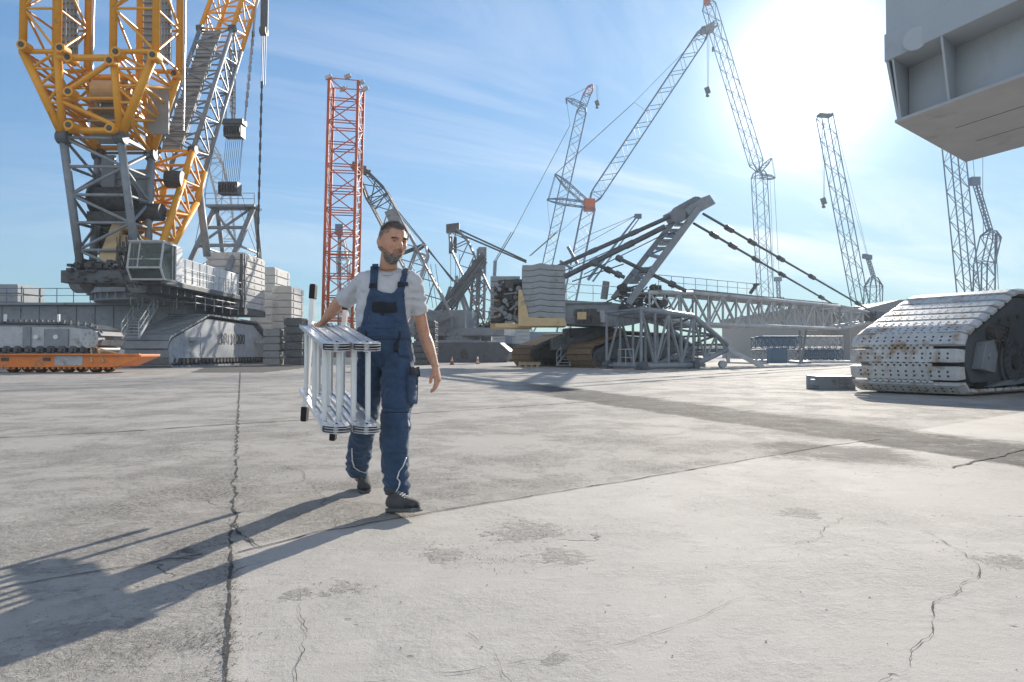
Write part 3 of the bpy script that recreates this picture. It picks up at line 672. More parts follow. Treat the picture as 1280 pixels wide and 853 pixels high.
    for a, b in ((P(300, 240, 60), P(333, 345, 64)), (P(299, 262, 60), P(322, 322, 66)), (P(288, 60, 58), P(240, 320, 52)), (P(285, 62, 58), P(247, 250, 52)), (P(316, 0, 60), P(296, 240, 62))): g.tube(a, b, .03, 4)
    g.build('guy_rope', M['cable'], C1)
    block_stack(C1, -26.2, -23.0, 58.3, 63.4, 4.85, 9.6, 8)
    block_stack(C1, -34.5, -31.3, 58.3, 63.4, 4.85, 9.6, 8)
    g = MB(); g.box(-23.0, 58.5, 4.9, -22.93, 58.75, 9.62); g.box(-23.25, 58.2, 4.9, -23.0, 58.27, 9.5, 0)
    g.box(-34.5, 58.4, 4.3, -22.9, 63.3, 4.85); g.build('counterweight_frame', M['dgrey'], C1)
big_crane()
ORD = ['bottom', 'second', 'third', 'fourth', 'fifth', 'sixth', 'seventh', 'eighth', 'ninth', 'tenth', 'eleventh', 'twelfth', 'top']
def ground_stack(x0, x1, y0, y1, z1, n, where, group, m='slab', nm='counterweight_slab', cat='counterweight', desc='grey ballast slab'):
    hh = z1/n
    for k in range(n):
        mb = MB(); mb.box(x0, y0, k*hh+.03, x1, y1, (k+1)*hh-.08); mb.box(x0+.12, y0+.12, (k+1)*hh-.08+.001, x1-.12, y1-.12, (k+1)*hh+.029)
        for yy in (y0+.5, y1-.7): mb.box(x1, yy, k*hh+.1, x1+.05, yy+.2, (k+1)*hh-.12)
        mb.box(x0+.3, y0-.04, k*hh+hh*.35, x0+.6, y0, k*hh+hh*.6)
        o = mb.build(nm, M[m], None, bevel=.02)
        w = 'topmost' if k == n-1 else 'bottom' if k == 0 else ORD[k]
        tag(o, f'{desc}, {w}{"" if k in (0, n-1) else " up"} in the {where}', cat, group)
ground_stack(-26.5, -24.0, 69, 73.6, 9.7, 12, 'tall stack right behind the big crane', 'ballast slabs in the tall stack')
ground_stack(-22.6, -20.7, 64, 67.8, 7.3, 11, 'lower stack beside the walking man', 'ballast slabs in the lower stack')
ground_stack(-18.9, -17.4, 56.5, 58.5, 3.9, 6, 'dark stack seen by the ladder', 'dark grey crates by the ladder', m='dgrey', nm='steel_crate', cat='crate', desc='dark grey steel crate')
ground_stack(-20.8, -19.4, 57, 59, 3.0, 5, 'narrow stack near the crawler end', 'crates in the narrow column', m='slab2', nm='steel_crate', cat='crate', desc='blue grey steel crate')
ground_stack(-8.2, -6.4, 57, 59, 3.7, 7, 'stack behind the elbow of the man', 'crates behind the man', m='dgrey', nm='steel_crate', cat='crate', desc='dark steel crate')
g = MB(); b = G(354, 456)
g.box(-20.9, 62, 0, -20.1, 62.3, 2.3); 
tag(g.build('marker_board', M['rust']), 'rusty red marker board standing at the end of the big crawler', 'board')
# left edge: stack partly in view
ground_stack(-48.5, -43.9, 60.5, 64, 7.1, 9, 'stack cut by the picture edge behind the railing', 'ballast slabs behind the railing', m='slab2')

# ---------------------------------------------------------------- orange trailer with a crawler frame on it
def trailer():
    t = thing('low_loader_trailer', (-24, 36, 0), 'orange flat low-loader trailer carrying a grey crawler frame', 'trailer')
    mb = MB(); z0, z1 = .30, .93
    mb.prism([(-33, 34.2, z1), (-18.6, 34.2, z1), (-18.6, 34.2, z1-.12), (-19.8, 34.2, z0), (-33, 34.2, z0)], (0, 1.9, 0))
    mb.box(-33, 34.05, z1-.06, -18.6, 34.2, z1+.03); mb.box(-33, 34.08, z0-.02, -19.9, 34.2, z0+.04)
    for k in range(48): mb.box(-32.8+k*.28, 34.1, z0-.12, -32.7+k*.28, 34.2, z0-.02)
    mb.build('deck', M['orange'], t, bevel=.012)
    mb = MB(); mb.box(-22.9, 34.17, z0+.06, -21.5, 34.198, z1-.08); mb.build('faded_panel', M['lgrey'], t)
    for x in (-25.4, -23.3):
        mb = MB(); mb.box(x-.18, 34.15, .6, x+.18, 34.199, .76); mb.build('slot', M['dark'], t)
    for k in range(8):
        for y in (34.5, 35.6):
            w = MB(); x = -31.5+k*1.4+(.6 if k > 3 else 0); w.tube((x, y, .26), (x, y+.35, .26), .26, 18); w.tube((x, y-.02, .26), (x, y, .26), .13, 12, mi=1)
            w.build('wheel', [M['black'], M['orange']], t)
    c = thing('spare_crawler', (-25, 35.5, .96), 'light grey crawler unit lying on the orange trailer', 'crawler unit')
    mb = MB(); mb.prism([(-33, 34.5, 1.25), (-21.6, 34.5, 1.25), (-20.9, 34.5, 1.7), (-21.5, 34.5, 2.2), (-22.4, 34.5, 2.3), (-33, 34.5, 2.45)], (0, 1.4, 0)); fo = mb.build('side_frame', M['lgrey'], c, bevel=.03)
    mb = MB(); mb.box(-26.9, 34.45, 1.3, -26.2, 34.5, 2.3); mb.box(-24.7, 34.42, 1.3, -24.3, 34.5, 2.3); mb.box(-23.6, 34.4, 1.35, -22.4, 34.5, 2.2); mb.build('bracket', M['grey'], fo)
    mb = MB(); mb.box(-30.5, 34.47, 1.6, -30.0, 34.5, 2.0)
    for x in (-28.2, -24.0, -23.0): mb.tube((x, 34.36, 1.8), (x, 34.5, 1.8), .12, 12)
    mb.build('bolt_boss', M['white'], fo)
    for k in range(22):
        x = -32.8+k*.56; mb = MB(); mb.tube((x, 34.4, 1.16), (x, 36.3, 1.16), .2, 14); mb.tube((x, 34.3, 1.16), (x, 34.4, 1.16), .09, 10); mb.build('roller', M['dgrey'], c)
    mb = MB(); w = MB(); w.tube((-21.3, 34.35, 1.72), (-21.3, 34.9, 1.72), .48, 24)
    for k in range(8): a = k*.785; w.tube((-21.3+.3*math.cos(a), 34.3, 1.72+.3*math.sin(a)), (-21.3+.3*math.cos(a), 34.36, 1.72+.3*math.sin(a)), .06, 8)
    w.build('sprocket', M['lgrey'], c)
    pts = [(-33, 2.62), (-22.6, 2.5), (-21.5, 2.38), (-20.95, 2.15), (-20.68, 1.75), (-20.8, 1.3), (-21.2, 1.06)]
    for a, b in zip(pts, pts[1:]):
        n = max(1, int(math.dist(a, b)/.28))
        for k in range(n):
            x = a[0]+(b[0]-a[0])*(k+.5)/n; z = a[1]+(b[1]-a[1])*(k+.5)/n; an = math.atan2(b[1]-a[1], b[0]-a[0])
            mb.obox((x, 35.4, z), (.13*math.cos(an), 0, .13*math.sin(an)), (0, 1.0, 0), (-.05*math.sin(an), 0, .05*math.cos(an)))
            mb.obox((x, 34.6, z+.1), (.05, 0, 0), (0, .05, 0), (0, 0, .06))
    n = 42
    for k in range(n): x = -33+k*.28; mb.box(x-.12, 34.4, .97, x+.12, 36.4, 1.03)
    mb.build('track', M['dgrey'], c)
    mb = MB()
    for x in (-31, -28.3, -25.6, -22.9): mb.box(x-.05, 34.4, 2.5, x+.05, 34.5, 2.95)
    mb.build('guide_pin', M['white'], c)
    ch = MB()
    for a, b in (((-21.2, 34.3, 1.35), (-19.7, 34.15, .95)), ((-21, 34.4, 1.4), (-20.4, 34.1, .55)), ((-21.2, 34.4, 1.2), (-21.0, 34.1, .5))):
        for k in range(16): q = lerp(Vector(a), Vector(b), k/16); ch.ball(q, .055, .04, .04, 6, 4)
    tag(ch.build('lashing_chain', M['beige']), 'pale lashing chain tying the crawler unit down to the orange trailer', 'chain')
trailer()
# ---------------------------------------------------------------- red orange lattice mast with floodlights
def red_mast():
    d = 60.0; x0, x1 = -16.75, -14.75
    t = thing('lattice_mast', (-15.4, 61, 0), 'tall orange red lattice mast with floodlights on top behind the man', 'mast')
    z1 = H+347/F*d
    c0 = [Vector((-16.75, d, 0)), Vector((-14.3, d+.6, 0)), Vector((-14.3, d+2.8, 0)), Vector((-16.95, d+2.3, 0))]
    c1 = [v+Vector((-.05+.6, 0, z1)) for v in c0]
    c1[1].z -= .0
    C = [MB() for _ in range(4)]; B = MB()
    n = 13
    lattice(C, B, c0, c1, n, .13, .05, ns=8)
    for k in range(n):
        q = [lerp(c0[i], c1[i], (k+.12)/n) for i in range(4)]
        for i in (0, 2): B.tube(q[i], q[(i+1) % 4], .05, 5)
    for i in (1, 3):
        for k in range(n*3): B.tube(lerp(c0[i], c1[i], k/(n*3)), lerp(c0[(i+1) % 4], c1[(i+1) % 4], (k+1)/(n*3)), .035, 4)
    r = B.build('bracing', M['red'], t)
    for c in C: c.build('chord', M['red'], r, smooth=True)
    for px, py, dx in ((409, 94, 0), (433, 93, 1.5), (427, 109, 1.2), (450, 101, .8), (455, 109, 1.0)):
        p = P(px, py, d+dx); g = MB(); g.obox(p, (.28, 0, .12), (0, .12, 0), (-.06, .05, .16)); g.tube(p+Vector((0, 0, -.3)), lerp(p, c1[1], .3), .04, 5)
        g.build('floodlight', M['lgrey'], t)
    g = MB(); g.box(-17.4, 59.3, 0, -13.2, 64, .6); g.build('foundation', M['slab'], t)
red_mast()

# ---------------------------------------------------------------- generic crawler crane, used for the background machines
def base_machine(t, c, ang, sc=1.0, m='far', cw=True):
    """two crawlers, deck, house and counterweights around ground point c; ang: heading of the deck"""
    ca, sa = math.cos(ang), math.sin(ang); U = Vector((ca, sa, 0)); V = Vector((-sa, ca, 0)); Z = Vector((0, 0, 1)); c = Vector((c[0], c[1], 0))
    for s in (-1, 1):
        tr = MB(); q = c+V*s*3.4*sc
        prof = [(-5, .25), (-5.2, .8), (-4.4, 1.45), (4.4, 1.45), (5.2, .8), (5, .25), (4.6, 0), (-4.6, 0)]
        tr.prism([q-V*.6*sc+U*a*sc+Z*b*sc for a, b in prof], V*1.2*sc); o = tr.build('crawler', M['dgrey'], t, bevel=.04)
    k = MB(); k.obox(c+Z*1.2*sc, U*2.0*sc, V*3*sc, Z*.45*sc); k.tube(c+Z*1.6*sc, c+Z*2.0*sc, 1.5*sc, 20); k.build('carbody', M[m], t)
    k = MB(); k.obox(c+Z*2.3*sc-U*1.5*sc, U*5.5*sc, V*1.5*sc, Z*.3*sc); k.obox(c+Z*3.3*sc-U*2.2*sc, U*3*sc, V*1.4*sc, Z*.7*sc); k.build('machinery_house', M[m], t, bevel=.04)
    k = MB(); k.obox(c+Z*3.2*sc+U*2.6*sc+V*1.9*sc, U*.9*sc, V*.5*sc, Z*.9*sc); k.build('cab', M['glass'], t, bevel=.05)
    if cw:
        for j in range(5):
            for s in (-1, 1):
                k = MB(); k.obox(c-U*6.3*sc+V*s*2.2*sc+Z*(2.4+.6*j)*sc, U*1.0*sc, V*1.3*sc, Z*.27*sc); k.build('counterweight', M['slab2'], t)
def rope(a, b, r=.05, name='pendant_rope', t=None, n=4): MB().tube(a, b, r, n).build(name, M['cable'], t)
def hook(t, top, p, s=1.0):
    g = MB(); g.tube(top, p+Vector((0, 0, s)), .045*s, 4); g.tube(top+Vector((.5*s, 0, 0)), p+Vector((.25*s, 0, s)), .045*s, 4); r = g.build('hoist_rope', M['cable'], t)
    g = MB(); g.obox(p+Vector((0, 0, .2*s)), (.55*s, 0, .2*s), (0, .25*s, 0), (-.25*s, 0, .8*s)); g.tube(p, p-Vector((0, 0, 1.1*s)), .2*s, 6); g.ball(p-Vector((0, 0, 1.2*s)), .5*s, .2*s, .4*s, 8, 6)
    g.build('hook_block', M['dgrey'], t)
def gr(x, y): return Vector((x, y, 0))

# F1: slender luffing crane, middle
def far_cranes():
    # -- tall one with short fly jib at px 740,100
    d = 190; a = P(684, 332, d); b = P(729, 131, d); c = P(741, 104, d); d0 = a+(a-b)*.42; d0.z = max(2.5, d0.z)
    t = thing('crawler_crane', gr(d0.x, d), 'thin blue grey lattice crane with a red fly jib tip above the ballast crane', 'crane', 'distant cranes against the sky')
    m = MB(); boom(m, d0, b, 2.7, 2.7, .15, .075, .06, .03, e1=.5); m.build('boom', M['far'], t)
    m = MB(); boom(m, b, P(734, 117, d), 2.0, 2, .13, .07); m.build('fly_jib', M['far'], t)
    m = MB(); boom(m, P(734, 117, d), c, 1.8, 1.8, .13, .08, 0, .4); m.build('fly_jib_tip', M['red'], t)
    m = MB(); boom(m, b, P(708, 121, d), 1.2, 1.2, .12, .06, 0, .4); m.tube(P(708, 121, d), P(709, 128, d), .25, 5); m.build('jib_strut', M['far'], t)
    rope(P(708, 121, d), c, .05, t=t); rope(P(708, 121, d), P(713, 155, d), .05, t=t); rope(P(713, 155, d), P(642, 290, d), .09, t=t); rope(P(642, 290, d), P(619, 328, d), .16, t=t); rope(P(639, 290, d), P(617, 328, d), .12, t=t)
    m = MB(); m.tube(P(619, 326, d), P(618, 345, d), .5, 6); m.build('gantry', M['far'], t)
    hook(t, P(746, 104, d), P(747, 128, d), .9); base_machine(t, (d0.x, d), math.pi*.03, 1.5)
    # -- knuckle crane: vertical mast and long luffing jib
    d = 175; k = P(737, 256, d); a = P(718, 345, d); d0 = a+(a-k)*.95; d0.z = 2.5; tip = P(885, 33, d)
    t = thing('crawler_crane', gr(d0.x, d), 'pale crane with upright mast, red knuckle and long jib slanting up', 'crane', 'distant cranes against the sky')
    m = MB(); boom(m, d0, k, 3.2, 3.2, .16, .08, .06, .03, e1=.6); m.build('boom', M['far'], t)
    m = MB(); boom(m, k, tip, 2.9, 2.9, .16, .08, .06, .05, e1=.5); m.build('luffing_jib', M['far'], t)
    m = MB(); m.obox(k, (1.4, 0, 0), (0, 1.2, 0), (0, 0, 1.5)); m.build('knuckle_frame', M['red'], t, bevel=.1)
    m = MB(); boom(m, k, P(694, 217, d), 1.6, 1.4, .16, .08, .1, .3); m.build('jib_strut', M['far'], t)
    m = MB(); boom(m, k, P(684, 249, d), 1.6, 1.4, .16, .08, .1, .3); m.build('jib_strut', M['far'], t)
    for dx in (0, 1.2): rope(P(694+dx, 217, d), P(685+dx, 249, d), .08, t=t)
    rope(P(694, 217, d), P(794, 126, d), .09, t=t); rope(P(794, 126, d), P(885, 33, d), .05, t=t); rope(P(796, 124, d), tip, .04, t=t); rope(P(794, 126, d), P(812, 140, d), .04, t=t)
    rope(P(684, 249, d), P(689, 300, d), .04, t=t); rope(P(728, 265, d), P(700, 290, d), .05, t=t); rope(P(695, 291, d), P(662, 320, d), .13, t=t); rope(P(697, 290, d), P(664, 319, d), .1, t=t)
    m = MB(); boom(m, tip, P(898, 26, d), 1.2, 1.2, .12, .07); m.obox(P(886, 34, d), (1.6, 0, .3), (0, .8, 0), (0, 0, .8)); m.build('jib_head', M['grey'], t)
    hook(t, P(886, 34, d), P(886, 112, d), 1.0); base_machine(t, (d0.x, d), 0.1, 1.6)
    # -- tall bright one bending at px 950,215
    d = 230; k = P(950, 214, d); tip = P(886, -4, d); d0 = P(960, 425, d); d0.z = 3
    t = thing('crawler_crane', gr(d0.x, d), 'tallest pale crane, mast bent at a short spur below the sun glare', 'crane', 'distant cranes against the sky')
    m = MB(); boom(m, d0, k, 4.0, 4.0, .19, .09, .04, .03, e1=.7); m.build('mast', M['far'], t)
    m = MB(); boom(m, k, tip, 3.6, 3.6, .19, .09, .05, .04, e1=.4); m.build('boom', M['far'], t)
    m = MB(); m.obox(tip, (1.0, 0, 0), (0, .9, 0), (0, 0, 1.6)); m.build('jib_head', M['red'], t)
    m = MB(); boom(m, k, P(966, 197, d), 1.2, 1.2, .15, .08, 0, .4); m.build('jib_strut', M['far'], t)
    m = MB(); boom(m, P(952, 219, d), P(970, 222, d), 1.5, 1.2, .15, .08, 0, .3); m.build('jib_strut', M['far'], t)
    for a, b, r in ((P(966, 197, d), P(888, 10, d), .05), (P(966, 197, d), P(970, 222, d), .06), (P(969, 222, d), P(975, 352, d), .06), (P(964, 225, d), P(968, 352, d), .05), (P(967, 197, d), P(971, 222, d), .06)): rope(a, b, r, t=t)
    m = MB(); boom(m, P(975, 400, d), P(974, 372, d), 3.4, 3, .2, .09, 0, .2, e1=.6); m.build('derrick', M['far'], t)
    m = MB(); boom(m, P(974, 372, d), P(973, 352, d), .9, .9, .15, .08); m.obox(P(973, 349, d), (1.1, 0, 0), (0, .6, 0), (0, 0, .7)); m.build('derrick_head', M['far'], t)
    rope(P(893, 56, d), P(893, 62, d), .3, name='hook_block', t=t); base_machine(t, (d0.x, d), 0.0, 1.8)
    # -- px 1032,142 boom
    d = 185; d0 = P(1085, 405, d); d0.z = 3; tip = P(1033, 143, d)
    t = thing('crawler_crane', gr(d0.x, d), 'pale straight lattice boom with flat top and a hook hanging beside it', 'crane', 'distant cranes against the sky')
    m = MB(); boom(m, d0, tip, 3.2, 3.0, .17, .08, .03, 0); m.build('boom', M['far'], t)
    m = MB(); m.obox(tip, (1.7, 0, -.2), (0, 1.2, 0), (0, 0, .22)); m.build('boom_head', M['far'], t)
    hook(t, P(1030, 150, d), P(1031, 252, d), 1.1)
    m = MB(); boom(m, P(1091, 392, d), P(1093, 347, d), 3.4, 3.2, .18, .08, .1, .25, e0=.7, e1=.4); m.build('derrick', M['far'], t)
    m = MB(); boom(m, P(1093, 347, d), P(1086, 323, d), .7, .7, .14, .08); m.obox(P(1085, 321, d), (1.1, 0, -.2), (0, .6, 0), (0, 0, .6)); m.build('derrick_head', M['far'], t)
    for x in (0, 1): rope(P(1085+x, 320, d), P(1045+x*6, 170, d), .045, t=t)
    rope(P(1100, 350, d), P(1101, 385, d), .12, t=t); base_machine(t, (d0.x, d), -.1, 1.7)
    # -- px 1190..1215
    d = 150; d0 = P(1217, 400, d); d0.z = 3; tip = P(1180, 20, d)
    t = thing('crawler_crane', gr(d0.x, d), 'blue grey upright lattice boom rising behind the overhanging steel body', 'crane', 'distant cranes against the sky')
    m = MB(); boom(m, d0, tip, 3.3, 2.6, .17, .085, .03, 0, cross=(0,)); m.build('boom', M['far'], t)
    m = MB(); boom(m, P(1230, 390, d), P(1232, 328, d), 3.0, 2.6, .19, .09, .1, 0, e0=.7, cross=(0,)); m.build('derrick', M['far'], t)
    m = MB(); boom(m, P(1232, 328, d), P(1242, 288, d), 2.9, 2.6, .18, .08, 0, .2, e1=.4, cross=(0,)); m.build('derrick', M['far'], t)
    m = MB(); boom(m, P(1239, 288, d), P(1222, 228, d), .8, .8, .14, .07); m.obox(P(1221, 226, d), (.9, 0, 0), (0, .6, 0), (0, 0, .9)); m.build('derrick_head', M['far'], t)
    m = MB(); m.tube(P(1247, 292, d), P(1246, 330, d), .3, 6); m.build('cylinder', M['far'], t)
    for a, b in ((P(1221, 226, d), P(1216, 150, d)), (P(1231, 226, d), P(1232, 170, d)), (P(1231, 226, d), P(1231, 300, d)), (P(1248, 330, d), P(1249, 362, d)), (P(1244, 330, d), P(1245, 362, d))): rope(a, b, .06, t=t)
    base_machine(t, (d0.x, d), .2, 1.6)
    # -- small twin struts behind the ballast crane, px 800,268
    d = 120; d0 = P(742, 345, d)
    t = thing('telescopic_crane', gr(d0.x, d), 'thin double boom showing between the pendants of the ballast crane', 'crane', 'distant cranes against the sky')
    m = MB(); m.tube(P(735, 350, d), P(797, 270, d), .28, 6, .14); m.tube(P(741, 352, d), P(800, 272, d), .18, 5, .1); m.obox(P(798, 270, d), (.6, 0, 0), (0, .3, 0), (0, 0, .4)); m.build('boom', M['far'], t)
    for b in (P(735, 294, d), P(712, 316, d)): rope(P(798, 268, d), b, .05, t=t)
    m = MB(); m.tube(P(710, 308, d), P(722, 330, d), .3, 6); m.tube(P(700, 326, d), P(716, 336, d), .3, 6); m.build('strut', M['far'], t)
    base_machine(t, (d0.x+2, d), 0, 1.0)
far_cranes()

# ---------------------------------------------------------------- machines behind the man
def mid_cranes():
    # dark lattice boom rising left behind the man's head
    d = 78; a = P(575, 452, d); b = P(468, 237, d); tip = P(449, 210, d)
    t = thing('crawler_crane', gr(a.x, d), 'dark grey lattice boom crane rising behind the head of the man', 'crane')
    m = MB(); a2 = P(560, 412, d); boom(m, a2, P(476, 252, d), 2.3, 2.2, .15, .07, .06, 0); m.build('boom', M['grey'], t)
    m = MB(); boom(m, P(476, 252, d), tip, 2.3, 2.2, .15, .07, 0, .8, e1=.35); m.obox(tip, (.8, 0, -.3), (0, .6, 0), (.1, 0, .4)); m.tube(P(452, 212, d), P(463, 214, d), .2, 6); m.build('boom_head', M['dgrey'], t)
    m = MB(); m.bar(P(486, 262, d-1.2), P(500, 292, d-1.2), 1.2, .08, up=(0, 1, 0)); m.build('walkway_panel', M['grey'], t)
    m = MB(); boom(m, P(515, 352, d), P(531, 306, d), 1.5, 1.3, .11, .06, .1, .25); m.build('derrick', M['lgrey'], t)
    m = MB(); m.tube(P(531, 305, d), P(500, 317, d), .17, 6); m.tube(P(530, 308, d), P(503, 318, d), .1, 6); m.build('strut', M['dgrey'], t)
    for x in (0, 4): rope(P(452+x, 213, d), P(531+x*.4, 307, d), .055, t=t)
    for x in (0, 2.5): rope(P(532, 307+x, d), P(566+x, 352, d), .08, t=t)
    for x in (533, 538, 544): rope(P(x, 330, d), P(x+8, 385, d), .035, t=t)
    base_machine(t, (a.x, d+3), -.3, 1.5, m='grey', cw=False)
    # crane of struts and lattice between the man and the ballast crane
    d = 84; c = P(590, 452, d)
    t = thing('crawler_crane', gr(c.x, d), 'grey crane with dark slanting struts and lattice legs right of the man', 'crane')
    for p, q in (((538, 398), (604, 318)), ((546, 405), (606, 322))):
        m = MB(); m.tube(P(*p, d-2), P(*q, d-2), .32, 8); m.tube(P(*p, d-2)+Vector((.2, 0, -.5)), P(*q, d-2)+Vector((.2, 0, -.5)), .14, 6); m.build('strut', M['dgrey'], t)
    for p, q in (((600, 410), (602, 312)), ((592, 410), (596, 326))):
        m = MB(); boom(m, P(*p, d), P(*q, d), .9, .9, .16, .08); m.build('mast_leg', M['grey'], t)
    m = MB(); m.obox(P(603, 313, d), (.5, 0, 0), (0, .5, 0), (0, 0, .35)); m.build('mast_head', M['grey'], t)
    m = MB(); boom(m, P(620, 408, d), P(566, 288, d), 2.3, 1.9, .15, .07, .06, .15, e1=.4); m.build('boom', M['grey'], t)
    m = MB(); m.obox(P(566, 285, d), (.8, 0, .1), (0, .5, 0), (0, 0, .5)); m.tube(P(563, 296, d), P(563, 317, d), .22, 6); m.tube(P(569, 296, d), P(569, 316, d), .18, 6); m.build('boom_head', M['dgrey'], t)
    for x, y in ((0, 0), (2, 5)): rope(P(567, 284+y, d), P(658, 326+x, d+3), .11, t=t)
    for x in (563, 569, 574): rope(P(x, 318, d), P(x+1, 400, d), .035, t=t)
    m = MB()
    for p, q in (((553, 400), (566, 360)), ((563, 402), (574, 352))): boom(m, P(*p, d), P(*q, d), .8, .6, .12, .06)
    m.build('derrick', M['grey'], t)
    m = MB()
    for p, q in (((590, 400), (570, 345)), ((586, 402), (568, 350))): m.tube(P(*p, d+1), P(*q, d+1), .2, 6)
    m.build('strut', M['lgrey'], t)
    a = P(536, 430, d); b = P(614, 411, d)
    m = MB(); m.box(a.x, d, a.z, b.x, d+5, b.z)
    for k in range(9): x = a.x+(b.x-a.x)*k/9; m.box(x, d-.08, a.z, x+.1, d, b.z)
    m.build('deck', M['grey'], t, bevel=.04)
    m = MB(); rail(m, [(P(545, 411, d).x, d, b.z), (b.x, d, b.z)], 1.2, .04, step=1.6); m.build('handrail', M['far'], t)
    r = random.Random(4); m = MB()
    for k in range(24): x = r.uniform(a.x, b.x+1); q = r.uniform(.15, .45); m.box(x-q, d+.6, b.z, x+q, d+1.6, b.z+q*1.2)
    m.build('machinery', M['dark'], t)
    prof = [(0.5, 0), (0, .5), (0, 1.2), (3, 2.6), (7, 2.7), (8.6, 1.6), (8.6, .5), (8.2, 0)]
    o = P(556, 452, d-3); crawler(t, (o.x, d-3, 0), (1, 0, 0), (0, 1, 0), [(q*.98, z*.82) for q, z in prof], 1.6, pitch=.5, m_frame='dgrey')
    o = P(520, 452, d+4); crawler(t, (o.x, d+4, 0), (1, 0, 0), (0, 1, 0), [(q*.9, z*.9) for q, z in prof], 1.6, pitch=.5, m_frame='dgrey')
    text_mesh('LIEBHERR', .62, M['paint_w'], t, (P(608, 443, d-3).x, d-2.95, P(608, 443, d-3).z), Matrix.Rotation(R(90), 4, 'X'), ext=.02)
    # narrow pale crane seen through the red mast
    d = 105; t = thing('crawler_crane', gr(P(428, 452, d).x, d), 'pale grey crane seen through the red orange lattice mast', 'crane')
    m = MB(); boom(m, P(434, 420, d), P(427, 300, d), 1.6, 1.5, .15, .08, .05, .2, e1=.4); m.build('boom', M['lgrey'], t)
    m = MB(); m.tube(P(424, 430, d), P(424, 288, d), .3, 8); m.obox(P(424, 287, d), (.6, 0, 0), (0, .5, 0), (0, 0, .8)); m.build('mast', M['far'], t)
    base_machine(t, (P(428, 452, d).x, d), .4, 1.2, cw=False)
    # curved grey jib left of the mast frame
    d = 100; t = thing('crawler_crane', gr(P(285, 452, d).x, d), 'grey lattice jib bending over behind the rope blocks of the big crane', 'crane')
    m = MB(); pts = [(288, 420), (284, 300), (277, 240), (266, 200), (252, 178)]
    for i, (p, q) in enumerate(zip(pts, pts[1:])): boom(m, P(*p, d), P(*q, d), 2.0, 1.8, .13, .06, side=Vector((.9, .4, .1)))
    m.build('boom', M['lgrey'], t)
    base_machine(t, (P(288, 452, d).x, d), .4, 1.2, cw=False)
mid_cranes()

